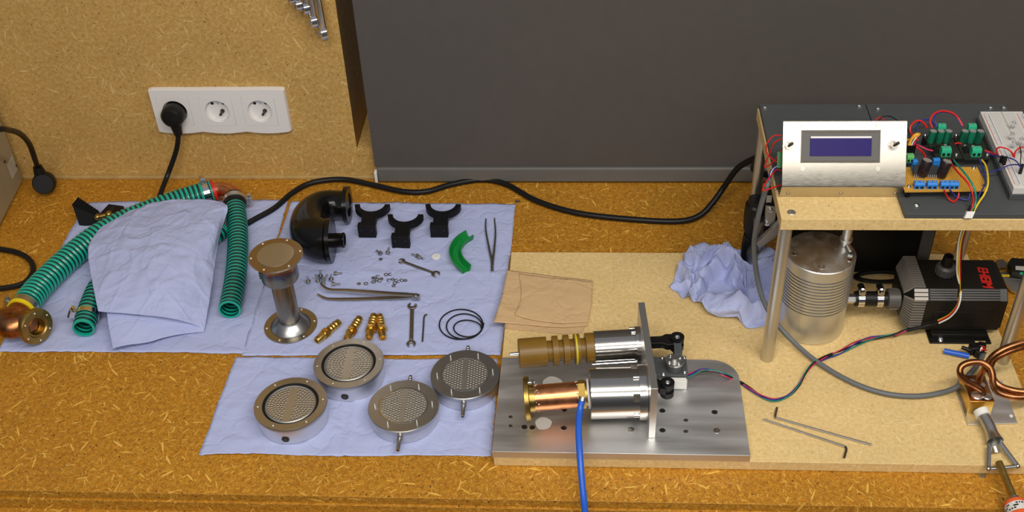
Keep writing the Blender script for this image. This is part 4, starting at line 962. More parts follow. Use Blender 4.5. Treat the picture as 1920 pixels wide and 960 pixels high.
obj('solder_residue', bm, 'rust', cp, kind='stuff')
bm = nb(); lathe(bm, [(0, .0150), (0, .0188), (.009, .0188), (.009, .0150)], c_-ax3*.0005, ax3, 6, True, True, ph=.5); nut_ = obj('brass_nut', bm, 'brass_dull', t, label='hexagonal brass nut')
bm = nb(); cyl(bm, c_+ax3*.0085, c_+ax3*.0115, .0165, seg=40); obj('brass_ring', bm, 'brass_dull', nut_)
bm = nb(); cyl(bm, c_+ax3*.0112, pA+ax3*.0002, .0195, seg=40); obj('bush', bm, 'white_soft', t, label='white plastic bush')
# stepper motor
mz = Z(G(1275, 730, PZ), 703); mz = max(mz, .054)
ml = G(1247, 718, PZ); A = [G(x, y, mz) for x, y in ((1224, 703), (1290, 704), (1287, 669), (1222, 669))]
bm = nb(); prism(bm, [Vector((p.x, p.y, PZ+.0003)) for p in A], (0, 0, 1), mz-PZ-.008); mo = obj('stepper_motor', bm, 'alu', t, bevel=.0008)
bm = nb(); prism(bm, [Vector((p.x, p.y, mz-.0077)) for p in A], (0, 0, 1), .0077); obj('end_plate', bm, 'panel', mo, bevel=.001)
for (px, py) in ((1242, 672), (1283, 671), (1244, 702), (1284, 699)):
    bm = nb(); screwhead(bm, G(px, py, mz), .0028, .0022); obj('screw', bm, 'chrome', mo)
mc = G(1264, 690, mz)
bm = nb(); cyl(bm, mc, mc+Vector((0, 0, .012)), .0112, seg=36); obj('shaft_hub', bm, 'panel', mo)
bm = nb(); lathe(bm, [(.012, .0112), (.012, .0122), (.0145, .0122), (.0145, .005), (.020, .005), (.020, 0)], mc, (0, 0, 1), 36, True, False); hb = obj('crank_disc', bm, 'steel', mo)
for k in range(4):
    bm = nb(); a_ = k*PI/2+.6; screwhead(bm, mc+Vector((.0085*math.cos(a_), .0085*math.sin(a_), .0145)), .0022, .002); obj('screw', bm, 'chrome', hb)
bm = nb(); 
p = G(1280, 717, .045); box(bm, (A[1]+Vector((-.012, -.0035, 0))).xy.to_3d()+Vector((0, 0, .043)), (.020, .007, .014)); obj('wire_socket', bm, 'white_soft', mo, bevel=.0004)
bm = nb(); p = G(1222, 710, .05); bx(bm, p.x-.004, p.x+.006, p.y-.004, p.y+.004, PZ+.0003, .056); cyl(bm, (p.x+.001, p.y, .056), (p.x+.001, p.y, .060), .003, seg=12); obj('mounting_lug', bm, 'steel_rough', mo)
# linkage arms
def link(p0, p1, name, hz, hh, rr):
    """flat black rod from the support plate p0 to a joint centre p1"""
    d_ = (p1-p0); sd = Vector((-d_.y, d_.x, 0)).normalized()
    bm = nb(); w0, w1 = .0068, .0105
    P = [p0-sd*w0, p0+d_*.5-sd*w0, p0+d_*.66-sd*w1, p1-sd*w1*.9, p1+sd*w1*.9, p0+d_*.66+sd*w1, p0+d_*.5+sd*w0, p0+sd*w0]
    prism(bm, [q-Vector((0, 0, .005)) for q in P], (0, 0, 1), .010); a = obj(name, bm, 'black', t, bevel=.0006)
    bm = nb(); lathe(bm, [(-hh, rr*.6), (-hh, rr), (-hh*.35, rr), (-hh*.35, rr*.75), (hz*.2, rr*.75), (hz*.2, rr), (hz, rr), (hz, rr*.45), (hz-.002, rr*.45), (hz-.002, 0)], p1, (0, 0, 1), 32, True, False); j = obj('joint', bm, 'black', a)
    bm = nb(); screwhead(bm, p1+Vector((0, 0, hz-.002)), rr*.4, .0025); obj('joint_screw', bm, 'chrome', j)
u1 = G(1270, 632, .078); link(Vector((on_plate(u1.y-.004, 0, th).x+.0005, u1.y-.003, .070)), Vector((u1.x, u1.y, .070)), 'upper_link', .009, .012, .0092)
bm = nb(); cyl(bm, Vector((u1.x+.000, u1.y-.002, .046)), Vector((u1.x, u1.y-.002, .062)), .0045, seg=14); bx(bm, u1.x-.005, u1.x+.005, mc.y+.004, u1.y, mz+.0148, mz+.0215); obj('crank_arm', bm, 'panel', t, bevel=.0004)
u2 = G(1252, 716, .066); link(Vector((on_plate(u2.y+.004, 0, th).x+.0005, u2.y+.006, .056)), Vector((u2.x, u2.y, .056)), 'lower_link', .010, .013, .0088)
# blue hose from the nut
bm = nb(); P = [c_+ax3*.004+Vector((.001, -.0155, .008)), G(1087, 772, .062), G(1085, 808, .058), G(1087, 850, .048), G(1091, 900, .030), G(1097, 960, .0), G(1104, 1040, -.06), G(1110, 1120, -.12)]
sweep(bm, spl(P, 10), .0041, 16); one('blue_hose', bm, 'blue', 'bright blue tube hanging from the brass nut over the bench front', 'hose')
bm = nb(); p = P[0]; e = (P[1]-P[0]).normalized(); cyl(bm, p-e*.002, p+e*.003, .0052, seg=20); obj('tube_fitting', bm, 'steel', nut_)
# ---------------------------------------------------------------- shelf rack
SB, ST = .2452, .2620; SX0, SX1, SY0, SY1 = .2375, .572, 1.1175, 1.3735
t = thing('shelf_rack', 'pale particle board shelf on four aluminium tube legs above the tank and pump', 'shelf', (.40, 1.24, BZ)); rack = t
bm = nb(); bx(bm, SX0, SX1, SY0, SY1, SB, ST); obj('shelf_board', bm, 'board', t, bevel=.0006)
for (x, y) in ((.2465, 1.1285), (.2465, 1.355), (.5585, 1.1285), (.555, 1.3475)):
    bm = nb(); cyl(bm, (x, y, BZ+.0002), (x, y, SB-.0002), .0085 if y < 1.2 else .0078, seg=28); obj('leg', bm, 'alu_leg', t)
for (px, py) in ((1484, 398), ):
    bm = nb(); g = G(px, py, ST); lathe(bm, [(0, .0055), (.0005, .005), (.0005, .002), (.0002, .0015), (.0002, 0)], g, (0, 0, 1), 22, False, False); obj('screw', bm, 'steel', t)
PT = .2690
bm = nb(); bx(bm, .2395, .3835, 1.178, 1.3725, ST+.0002, PT); obj('grey_panel', bm, 'panel', t, bevel=.0004)
bm = nb(); bx(bm, .3845, SX1, 1.1192, 1.3725, ST+.0002, PT); obj('grey_panel', bm, 'panel', t, bevel=.0004)
for (px, py) in ((1434, 203), (1611, 200), (1646, 205), (1718, 386), (1857, 203), (1882, 203)):
    bm = nb(); g = G(px, py, PT); screwhead(bm, g, .0036, .0022); obj('screw', bm, 'chrome', t)
# display bracket
t = thing('display_unit', 'bent sheet metal bracket with blue character display and two toggle switches', 'display', (.315, 1.162, ST))
Lf = .0765; ta = math.radians(33)
y0_, z0_ = 1.1635, ST+.0004; y1_, z1_ = 1.1545, .2835
fdv = Vector((0, math.sin(ta), math.cos(ta))); fn = Vector((0, -math.cos(ta), math.sin(ta)))
B1 = Vector((0, y1_, z1_))
# fit face length so its top shows at y=228
lo, hi = .03, .15
for _ in range(40):
    m_ = (lo+hi)/2; p = B1+fdv*m_
    if Q((.315, p.y, p.z))[1] > 228: lo = m_
    else: hi = m_
Lf = lo; B2 = B1+fdv*Lf
xl, xr = .2405, .3890
def prof_strip(bm, pts, x0, x1, th):
    n = len(pts); off = []
    for i in range(n):
        a = pts[max(0, i-1)]; b = pts[min(n-1, i+1)]; d_ = (b-a).normalized(); off.append(Vector((0, d_.z, -d_.y))*th)
    prism(bm, [p+Vector((x0, 0, 0)) for p in pts]+[(p+o_+Vector((x0, 0, 0))) for p, o_ in reversed(list(zip(pts, off)))], (1, 0, 0), x1-x0)
pts = [Vector((0, y0_+.012, z0_)), Vector((0, y0_+.0005, z0_)), Vector((0, y0_-.0005, z0_+.001)), Vector((0, y1_+.0015, z1_-.003)), Vector((0, y1_, z1_)), Vector((0, y1_+.0006, z1_+.0025)), B2-fdv*.001, B2+Vector((0, .0012, .0002)), B2+Vector((0, .0022, -.0016)), B2+Vector((0, .0022, -.012))]
bm = nb(); prof_strip(bm, pts, xl, xr, .0015); fr = obj('bracket', bm, 'panel_steel', t, smooth=50, bevel=.0003)
def FP(px, py, off=0.):   # point on the sloping face
    r = ray(px, py); tt = (B1-CAM).dot(fn)/r.dot(fn); return CAM+r*tt+fn*off
lc = FP(1575.5, 274.5); Fm = Matrix((Vector((1, 0, 0)), fdv, fn)).transposed()
wA = (FP(1649, 275)-FP(1502, 275)).length; hA = (FP(1575, 305)-FP(1575, 244)).length
bm = nb(); box(bm, lc+fn*.0008, (wA, hA, .0030), rot=Fm); bez = obj('display_bezel', bm, 'bezel', t, bevel=.0004)
wB = wA*.995
bm = nb()
for s_ in (-1, 1): box(bm, lc+fdv*s_*(hA/2-.0022)+fn*.0026, (wA*.93, .0012, .0008), rot=Fm)
for s_ in (-1, 1): box(bm, lc+fdv*s_*(hA/2-.0004)+fn*.0022, (wA+.0012, .0009, .0010), rot=Fm); box(bm, lc+Vector((s_*(wA/2-.0002), 0, 0))+fn*.0022, (.0009, hA, .0010), rot=Fm)
obj('bezel_edge', bm, 'darktool', bez)
lc2 = (FP(1518, 256)+FP(1633, 292))/2; wC = (FP(1633, 275)-FP(1518, 275)).length; hC = (FP(1575, 294)-FP(1575, 257)).length
def scr():
    m, nt, b = newmat('blue_display_glass'); b.inputs['Base Color'].default_value = (.014, .007, .095, 1); b.inputs['Roughness'].default_value = .3; b.inputs['Specular IOR Level'].default_value = .15
    b.inputs['Emission Color'].default_value = (.035, .012, .20, 1); b.inputs['Emission Strength'].default_value = .16; return m
M['screen'] = scr()
bm = nb(); box(bm, lc2+fn*.0026, (wC, hC, .0014), rot=Fm); obj('screen', bm, 'screen', bez, label='blue display screen')
bm = nb(); box(bm, lc2+fn*.0029+fdv*(hC/2-.0012), (wC*.99, .0022, .0012), rot=Fm); obj('backlight_edge', bm, 'white_soft', bez)
for (px, py) in ((1477, 274), (1674, 273)):
    p = FP(px, py); bm = nb(); lathe(bm, [(0, .0064), (.0006, .0064), (.0006, .0045)], p+fn*.0002, fn, 24, True, False); cyl(bm, p+fn*.0004, p+fn*.003, .0046, seg=6); cyl(bm, p+fn*.003, p+fn*.0055, .0034, seg=18); sw = obj('toggle_switch', bm, 'tool', t)
    bm = nb(); q = p+fn*.0055; e = q+fn*.006+Vector((.003, .0, .004)); sweep(bm, resample([q, e], .002), lambda i, n: .0014+.0008*i/n, 10); obj('lever', bm, 'darktool', sw)
for (px, py) in ((1504, 235), (1645, 235), (1505, 316), (1646, 316)):
    bm = nb(); p = FP(px, py); lathe(bm, [(0, .0026), (.0005, .0024), (.0005, .001), (.0002, .001), (.0002, 0)], p+fn*.0002, fn, 16, False, False); obj('screw', bm, 'panel_steel', t)
for x in (.2505, .315, .3805):
    bm = nb(); p = Vector((x, (y0_+y1_)/2+.0018, (z0_+z1_)/2-.004)); lathe(bm, [(0, .0027), (.0004, .0025), (.0006, .0012)], p, (0, -.9, -.4), 14, True, True); obj('screw', bm, 'tool', t)
bm = nb(); bx(bm, .2415, .30, 1.166, 1.1672, PT+.001+.006, PT+.034); bm.free()
bm = nb(); p = B1+fdv*.031-fn*.012; box(bm, (.2585, p.y+.004, p.z), (.044, .020, .0016), rot=Fm); obj('circuit_board', bm, 'pcb_green', t, label='green circuit board behind the bracket')
# wires left of the display
def wire(name, pts, mat, label, r=.0009, cat='wire', group=None, n=8, parent=None):
    bm = nb(); sweep(bm, wirepts(pts, n), r, 8)
    if parent is not None: return obj(name, bm, mat, parent)
    return one(name, bm, mat, label, cat, group)
g0 = 'red wires left of the display'
wire('jumper_wire', [(1466, 254, .300), (1450, 255, .298), (1438, 270, .292), (1437, 285, .288), (1448, 298, .284), (1460, 305, .282), (1470, 307, .280)], 'redwire', 'upper looping red wire left of the display bracket, starting near its top', group=g0)
wire('jumper_wire', [(1466, 260, .298), (1452, 268, .294), (1442, 290, .286), (1434, 312, .280), (1445, 308, .280), (1456, 296, .284), (1466, 281, .290)], 'redwire', 'middle looping red wire left of the display bracket, crossing the upper loop', group=g0)
wire('jumper_wire', [(1468, 320, .285), (1455, 319, .284), (1442, 334, .279), (1433, 348, .275), (1431, 357, .273), (1440, 355, .272), (1455, 350, .272), (1470, 345, .272)], 'redwire', 'lower looping red wire left of the display bracket, hanging over the shelf edge', group=g0)
# grey cable
t = thing('grey_cable', 'grey round cable running from the display down and across the pale board', 'cable', (G(1540, 690, BZ).x, G(1540, 690, BZ).y, BZ))
bm = nb(); P = wirepts([(1442, 340, .272), (1437, 352, .266), (1427, 385, .235), (1419, 420, .200), (1414, 460, .150), (1418, 510, .105), (1430, 560, .070), (1455, 605, .042), (1495, 648, .026), (1540, 684, .0215), (1600, 718, .0205), (1660, 738, .0205), (1720, 743, .0205), (1770, 735, .0215), (1800, 722, .026), (1815, 705, .040), (1830, 688, .038), (1840, 672, .028), (1843, 664, .024)], 8)
sweep(bm, P, .0035, 12); obj('sheath', bm, 'greycable', t)
for k, (mt, dx) in enumerate((('bluewire', -2), ('whitewire', 0), ('bluewire', 2))):
    bm = nb(); sweep(bm, wirepts([(1442, 341, .272), (1444+dx, 330, .276), (1449+dx, 318, .281), (1460, 310+dx, .283)], 6), .0008, 8); obj('core_wire', bm, mt, t)
# ---------------------------------------------------------------- metal tank
pc = G(1526, 648, BZ)+Vector((0, .0460, 0)); R_ = .0460
t = thing('metal_tank', 'cylindrical turned aluminium tank with grooved upper half under the shelf', 'tank', (pc.x, pc.y, BZ))
c = Vector((pc.x, pc.y, BZ+.0003)); Ht = Z(pc-Vector((0, R_, 0)), 514)-BZ
pr = [(0, R_-.001), (.001, R_)]; zg0 = .052; ng = 12; pg = (Ht-.014-zg0)/ng
for k in range(ng):
    z_ = zg0+k*pg; pr += [(z_, R_), (z_, R_-.0034), (z_+pg*.40, R_-.0034), (z_+pg*.40, R_)]
pr += [(Ht-.001, R_), (Ht, R_-.001), (Ht+.0008, R_-.006), (Ht+.005, .004), (Ht+.005, 0)]
bm = nb(); lathe(bm, pr, c, (0, 0, 1), 72, True, False); body = obj('body', bm, 'alu_tank', t, smooth=30)
for (px, py) in ((1490, 476), (1540, 501), (1593, 487)):
    g = G(px, py, BZ+Ht+.001); bm = nb(); lathe(bm, [(0, .0044), (.0012, .0042), (.0012, .0030), (.0004, .0028)], g, (0, 0, 1), 20, True, False); sc_ = obj('bolt', bm, 'steel', t)
    bm = nb(); lathe(bm, [(.0004, .0029), (.0008, 0)], g, (0, 0, 1), 14, False, False); obj('bolt_socket', bm, 'copper_dark', sc_)
g = G(1583, 468, BZ+Ht); bm = nb(); lathe(bm, [(0, .0078), (.008, .0078), (.008, .0065), (.016, .0065), (.016, .0085), (.020, .0085), (.020, .0065), (SB-g.z-.003, .0065)], g, (0, 0, 1), 24, True, True); obj('top_pipe', bm, 'steel_rough', t)
bm = nb(); cyl(bm, g+Vector((0, 0, .012)), g+Vector((.006, -.011, .004)), .005, seg=16); cyl(bm, g+Vector((.006, -.011, .0045)), g+Vector((.006, -.011, -.002)), .0056, seg=6); obj('pipe_elbow', bm, 'steel', t)
# ---------------------------------------------------------------- pump
t = thing('water_pump', 'black aquarium pump with ribbed grey intake cover and red lettering', 'pump', (.50, 1.215, BZ))
px0, px1 = .4585, .563; yF, yK = 1.176, 1.262; zb_, zt_ = .0225, .0925
def octa(x, gy=0., gz=0., ch=.0125):
    y0, y1, z0, z1 = yF-gy, yK+gy, zb_-gz, zt_+gz
    return [Vector((x, y0, z0+ch*.5)), Vector((x, y0, z1-ch)), Vector((x, y0+ch, z1)), Vector((x, y1-ch, z1)), Vector((x, y1, z1-ch)), Vector((x, y1, z0+ch)), Vector((x, y1-ch, z0)), Vector((x, y0+ch*.5, z0))]
bm = nb(); prism(bm, octa(px0), (1, 0, 0), px1-px0); hs = obj('housing', bm, 'pumpblack', t, bevel=.0012)
bm = nb(); prism(bm, octa(px1+.0001, -.002, -.002), (1, 0, 0), .003); obj('end_cap', bm, 'pumpblack', t, bevel=.0008)
bm = nb(); cdir = Vector((0, 1, 1)).normalized(); nrm = Vector((0, -1, 1)).normalized(); cc = Vector((0, yF+.00625, zt_-.00625))
Rm = Matrix((Vector((1, 0, 0)), cdir, nrm)).transposed()
for k in range(5): box(bm, cc+cdir*(-.0066+.0033*k)+nrm*.0006+Vector((px0+.003+.0485, 0, 0)), (.095, .0017, .0016), rot=Rm)
box(bm, cc+nrm*.0004+Vector((px1-.004, 0, 0)), (.009, .0165, .0018), rot=Rm)
obj('ribbed_chamfer', bm, 'pumpgrey', t)
bm = nb(); bx(bm, px0+.012, px1-.010, yF-.0008, yF+.001, .034, .062); obj('type_plate', bm, 'pumpgrey' if False else 'black', t, bevel=.0003)
# intake cover with ribs
xi0, xi1 = .4325, .4590
bm = nb(); prism(bm, octa(xi0+.010, -.001, -.001), (1, 0, 0), xi1-xi0-.010)
a = octa(xi0+.0102, -.001, -.001); b = octa(xi0, -.014, -.013, .010); va = [bm.verts.new(p) for p in a]; vb = [bm.verts.new(p) for p in b]
for k in range(8): bm.faces.new((va[k], va[(k+1) % 8], vb[(k+1) % 8], vb[k]))
bm.faces.new(vb); cv = obj('intake_cover', bm, 'pumpblack', t)
bm = nb()
for k in range(12):     # ribs on the front side
    z_ = zb_+.006+(.0505)*k/11.; 
    prism(bm, [Vector((xi1-.001, yF-.0012, z_)), Vector((xi0+.009, yF-.0012, z_)), Vector((xi0-.0002, yF+.0125, z_*.8+.0115)), Vector((xi0-.0002, yF+.0165, z_*.8+.0115)), Vector((xi0+.009, yF+.004, z_)), Vector((xi1-.001, yF+.004, z_))], (0, 0, 1), .0019)
for k in range(14):     # ribs on top
    y_ = yF+.0145+.0635*k/13.; 
    prism(bm, [Vector((xi1-.001, y_, zt_+.0012)), Vector((xi0+.009, y_, zt_+.0012)), Vector((xi0-.0002, y_*.8+.2435, zt_-.0118)), Vector((xi0-.0002, y_*.8+.2435, zt_-.0158)), Vector((xi0+.009, y_, zt_-.004)), Vector((xi1-.001, y_, zt_-.004))], (0, 1, 0), .0020)
obj('rib', bm, 'stickergrey', cv, kind='stuff') if False else obj('intake_grille', bm, 'grille', cv, label='pale grey ribbed grille')
bm = nb()
for k in (-1, 0, 1): box(bm, cc+cdir*(.0056*k)+nrm*.0010+Vector(((xi0+xi1)/2+.005, 0, 0)), (.018, .0044, .0020), rot=Rm)
obj('corner_grille', bm, 'stickergrey', cv)
# outlet on top
g = G(1771, 512, zt_)
bm = nb(); lathe(bm, [(0, .0118), (.0015, .0125), (.012, .0128), (.015, .0105), (.015, .0075)], g, (0, 0, 1), 24, True, False); oc = obj('outlet_collar', bm, 'pumpgrey', t)
bm = nb(); lathe(bm, [(.012, .0078), (.0165, .0078), (.030, .0064), (.030, .0046), (.02, .0044), (.02, 0)], g, (0, 0, 1), 24, False, False); obj('outlet_spigot', bm, 'pumpblack', oc)
bm = nb()
for k in range(14): a_ = k*2*PI/14; box(bm, g+Vector((.0127*math.cos(a_), .0127*math.sin(a_), .0062)), (.0012, .0018, .010), rot=Matrix.Rotation(a_, 3, 'Z'))
obj('collar_ribs', bm, 'pumpgrey', oc)
# lettering
gc = G(1846, 521, zt_); hh = (G(1852, 541, zt_)-G(1838, 501, zt_)).length
M4 = Matrix.Translation((gc.x, gc.y, zt_+.0004)) @ Matrix.Rotation(-PI/2-.06, 4, 'Z') @ Matrix(((1, .18, 0, 0), (0, 1, 0, 0), (0, 0, 1, 0), (0, 0, 0, 1)))
tm = text_mesh('EHEIM', .0185, M4, .0003, .0005)
xs = [v.co.y for v in tm.verts]; sc = hh/(max(xs)-min(xs))
tm.transform(Matrix.Translation((gc.x, gc.y, 0)) @ Matrix.Diagonal((1., sc, 1, 1)) @ Matrix.Translation((-gc.x, -gc.y, 0))); obj('lettering', tm, 'red', hs, smooth=0, label='red brand lettering')
# foot
bm = nb(); fy0, fy1 = 1.162, 1.24; a = G(1743, 645, BZ); b = G(1858, 645, BZ)
bx(bm, a.x, b.x, a.y, fy1, BZ+.0003, BZ+.0025); bx(bm, a.x+.004, b.x-.004, a.y+.008, fy1, BZ+.0025, zb_+.004); ft = obj('foot_plate', bm, 'pumpblack', t, bevel=.0005)
bm = nb(); screwhead(bm, G(1763, 638, BZ+.0025), .0042, .0035); obj('bolt', bm, 'chrome', ft)
bm = nb(); g = G(1838, 641, BZ+.0026); bx(bm, g.x-.007, g.x+.007, g.y-.0014, g.y+.0014, BZ+.0026, BZ+.0029); obj('slot', bm, 'board', ft)
# hose from tank to pump
hz = .0585; ya = G(1630, 560, hz).y; xT = pc.x+math.sqrt(max(0, R_**2-(ya-pc.y)**2))
t2 = thing('coupling_hose', 'short black rubber hose with two steel clamps joining the tank and pump', 'hose', (.40, ya, BZ))
def X(px): return G(px, 560, hz).x
bm = nb(); cyl(bm, (xT+.0003, ya, hz), (X(1604), ya, hz), .0068, seg=6); obj('hex_nipple', bm, 'steel_rough', t2)
bm = nb(); cyl(bm, (X(1603), ya, hz), (X(1664), ya, hz), .0105, seg=32); obj('rubber_hose', bm, 'rubber', t2)
for px in (1613, 1648): clamp(t2, (X(px), ya, hz), (1, 0, 0), .0108, (0, .15, 1), mat='chrome', w=.0085)
bm = nb(); lathe(bm, [(0, .0115), (.001, .0142), (X(1688)-X(1664)-.001, .0142), (X(1688)-X(1664), .013)], (X(1662), ya, hz), (1, 0, 0), 24, True, True)
for k in range(10): a_ = k*2*PI/10; box(bm, ((X(1662)+X(1688))/2, ya+.0144*math.cos(a_), hz+.0144*math.sin(a_)), (.012, .002, .0012), rot=Matrix.Rotation(a_-PI/2, 3, 'X'))
obj('collar_nut', bm, 'pumpgrey', t2)
# coiled black lead behind the hose
bm = nb(); pts = []
for k in range(49):
    a_ = 2*PI*k/16; pts.append((1648+46*math.cos(a_)+k*.15, 519+9*math.sin(a_), BZ+.004+.0016*(k/16.)))
sweep(bm, wirepts(pts, 2), .0027, 8); one('coiled_lead', bm, 'rubber', 'bundled black lead lying behind the coupling hose', 'cable')
# black power box behind the tank
t = thing('power_supply_box', 'black box standing behind the metal tank under the shelf', 'power supply', (.40, 1.338, BZ))
bm = nb(); bx(bm, .296, .500, 1.312, 1.352, BZ+.0003, .205); obj('body', bm, 'black', t, bevel=.003)
bm = nb(); bx(bm, .480, .4965, 1.3085, 1.3120, BZ+.004, .20); obj('edge_flange', bm, 'pumpgrey', t, bevel=.001)
# valve / motor cluster left of the shelf
t = thing('actuator', 'black cylindrical actuator with bent metal arm standing behind the left shelf leg', 'actuator', (.235, 1.30, BZ))
g = G(1412, 470, .06); ya2 = 1.325
def Yp(px, py, y=ya2): return Y(px, py, y)
bm = nb(); p0 = Yp(1404, 497, 1.352); p0.z = BZ+.0005; sweep(bm, spl([Yp(1404, 502), Yp(1404, 480), Yp(1407, 452), Yp(1410, 440)], 6), lambda i, n: .0075+.0045*min(1, i/6), 20); obj('lower_body', bm, 'black', t)
bm = nb(); sweep(bm, spl([Yp(1414, 440), Yp(1414, 420), Yp(1416, 395), Yp(1421, 374)], 6), lambda i, n: .0155 if 3 < i < n-3 else .013, 24); obj('upper_body', bm, 'black', t)
bm = nb(); sweep(bm, resample([Yp(1424, 462, 1.318), Yp(1422, 440, 1.312), Yp(1424, 410, 1.308)], .01), .0085, 20); obj('sleeve', bm, 'tool', t)
bm = nb(); prism(bm, [Yp(1436, 386, 1.30), Yp(1456, 388, 1.30), Yp(1452, 425, 1.30), Yp(1434, 424, 1.30)], (0, 1, 0), .003); br = obj('bracket', bm, 'alu_leg', t, bevel=.0003)
for (px, py) in ((1445, 395), (1438, 419)):
    bm = nb(); screwhead(bm, Yp(px, py, 1.2995), .0035, .003, (0, -1, 0)); obj('screw', bm, 'chrome', br)
bm = nb(); prism(bm, [Yp(1418, 458, 1.29), Yp(1462, 415, 1.29), Yp(1470, 432, 1.29), Yp(1440, 455, 1.29), Yp(1424, 466, 1.29)], (0, 1, 0), .008); obj('bent_arm', bm, 'alu_leg', t, bevel=.0005)
bm = nb(); bx(bm, .252, .292, 1.304, 1.3115, .10, .235); obj('back_box', bm, 'black', t, bevel=.001)
bm = nb(); p = Yp(1442, 373, 1.3035); box(bm, p, (.007, .0005, .012)); obj('type_label', bm, 'stickergrey', t)
bm = nb(); cyl(bm, Yp(1407, 472, 1.31), Yp(1408, 500, 1.31), .0055, seg=18); cyl(bm, Yp(1409, 496, 1.308), Yp(1410, 506, 1.308), .0042, seg=18); obj('connector', bm, 'steel', t)
bm = nb(); cyl(bm, (Yp(1404, 500).x, 1.325, BZ+.0004), (Yp(1404, 500).x, 1.325, Yp(1404, 496).z), .006, seg=16); cyl(bm, (Yp(1414, 440).x, 1.33, BZ+.0004), (Yp(1414, 440).x, 1.33, BZ+.012), .017, seg=20); obj('base', bm, 'black', t)
# ---------------------------------------------------------------- electronics on the grey panel
HZ = PT+.0125       # circuit boards sit on standoffs
def board(name, label, C4, hole_pts, mat, zb=HZ, th=.0016, so=.0030):
    A = [G(x, y, zb+th) for x, y in C4]; c = sum(A, Vector())/len(A)
    t = thing(name, label, 'circuit board', (c.x, c.y, PT))
    bm = nb(); prism(bm, [Vector((p.x, p.y, zb)) for p in A], (0, 0, 1), th); pb = obj('board', bm, mat, t)
    for (x, y) in hole_pts:
        g = G(x, y, zb+th); bm = nb(); cyl(bm, (g.x, g.y, PT+.0002), (g.x, g.y, zb-.0001), so, seg=6); obj('standoff', bm, 'black', t)
        bm = nb(); screwhead(bm, g, .0026, .0022); obj('screw', bm, 'chrome', t)
    return t
def cap(t, base, axis, r, L, mats):
    bm = nb(); lathe(bm, [(0, r*.95), (.001, r), (L-.001, r), (L-.0002, r*.93), (L, r*.85)], base, axis, 24, True, False, mi=0); lathe(bm, [(L, r*.86), (L-.0003, r*.5), (L-.0003, 0)], base, axis, 24, False, False, mi=1); obj('capacitor', bm, mats, t, label='green sleeved capacitor' if mats[0] == 'capgreen' else 'dark sleeved capacitor')
def terminal(t, x0, x1, y0, y1, z0, h, mat, nway=2, slant=.0015, name='screw_terminal'):
    bm = nb(); prism(bm, [(x0, y0, z0), (x0, y1, z0), (x0, y1, z0+h*.8), (x0, y1-slant, z0+h), (x0, y0+slant, z0+h), (x0, y0, z0+h*.75)], (1, 0, 0), x1-x0); o = obj(name, bm, mat, t, bevel=.0002)
    w = (x1-x0)/nway
    for k in range(nway):
        xc = x0+w*(k+.5); bm = nb(); bx(bm, xc-w*.30, xc+w*.30, y0-.0002, y0+.0003, z0+h*.12, z0+h*.50); obj('wire_slot', bm, 'dark', o)
        bm = nb(); cyl(bm, (xc, (y0+y1)/2, z0+h-.0005), (xc, (y0+y1)/2, z0+h+.0002), w*.26, seg=12); obj('terminal_screw', bm, 'captop', o)
zt2 = HZ+.0016
# strip board
t = board('strip_board', 'yellow-brown strip board with blue terminals standing on black standoffs at the shelf front', [(1697, 359), (1688, 333), (1690, 313), (1832, 313), (1845, 338), (1852, 357)], [(1704, 351), (1826, 316), (1845, 350)], 'perf')
def Gz(px, py, z=None): return G(px, py, zt2 if z is None else z)
for (xa, xb, nway) in ((1714, 1733, 2), (1738, 1757, 2), (1763, 1780, 2), (1780, 1797, 2)):
    a = Gz(xa, 355); b = Gz(xb, 355); terminal(t, a.x, b.x-.0002, a.y, a.y+.0085, zt2, .0085, 'termblue', nway)
for (x, y, lean) in ((1727, 331, .18), (1763, 333, .22)):
    g = Gz(x, y); ax_ = Vector((lean, .10, .95)).normalized(); cap(t, g+Vector((0, 0, .002)), ax_, .0064, .0215, ['caporange', 'captop'])
for (xa, xb, yy) in ((1712, 1731, 334), (1738, 1757, 335)):
    a = Gz(xa, yy); b = Gz(xb, yy); bm = nb(); prism(bm, [(a.x, a.y+.001, zt2+.004), (a.x, a.y+.0075, zt2+.014), (a.x, a.y+.0105, zt2+.0125), (a.x, a.y+.005, zt2+.002)], (1, 0, 0), b.x-a.x); ic = obj('regulator_chip', bm, 'black', t)
    for k in range(5):
        x = a.x+(b.x-a.x)*(k+.5)/5; bm = nb(); sweep(bm, [Vector((x, a.y+.002, zt2+.0045)), Vector((x-.0005, a.y-.001, zt2+.0035)), Vector((x-.001, a.y-.0015, zt2-.0002))], .0005, 6); obj('pin', bm, 'captop', ic)
for (xa, xb, y0, y1) in ((1709, 1718, 300, 321), (1747, 1760, 300, 318)):
    a = Gz(xa, y1); b = Gz(xb, y1); h = Z(a, y0)-zt2; bm = nb(); bx(bm, a.x, b.x, a.y, a.y+.006, zt2, zt2+min(h, .015)); obj('film_capacitor', bm, 'termblue', t, bevel=.0008, label='blue box capacitor')
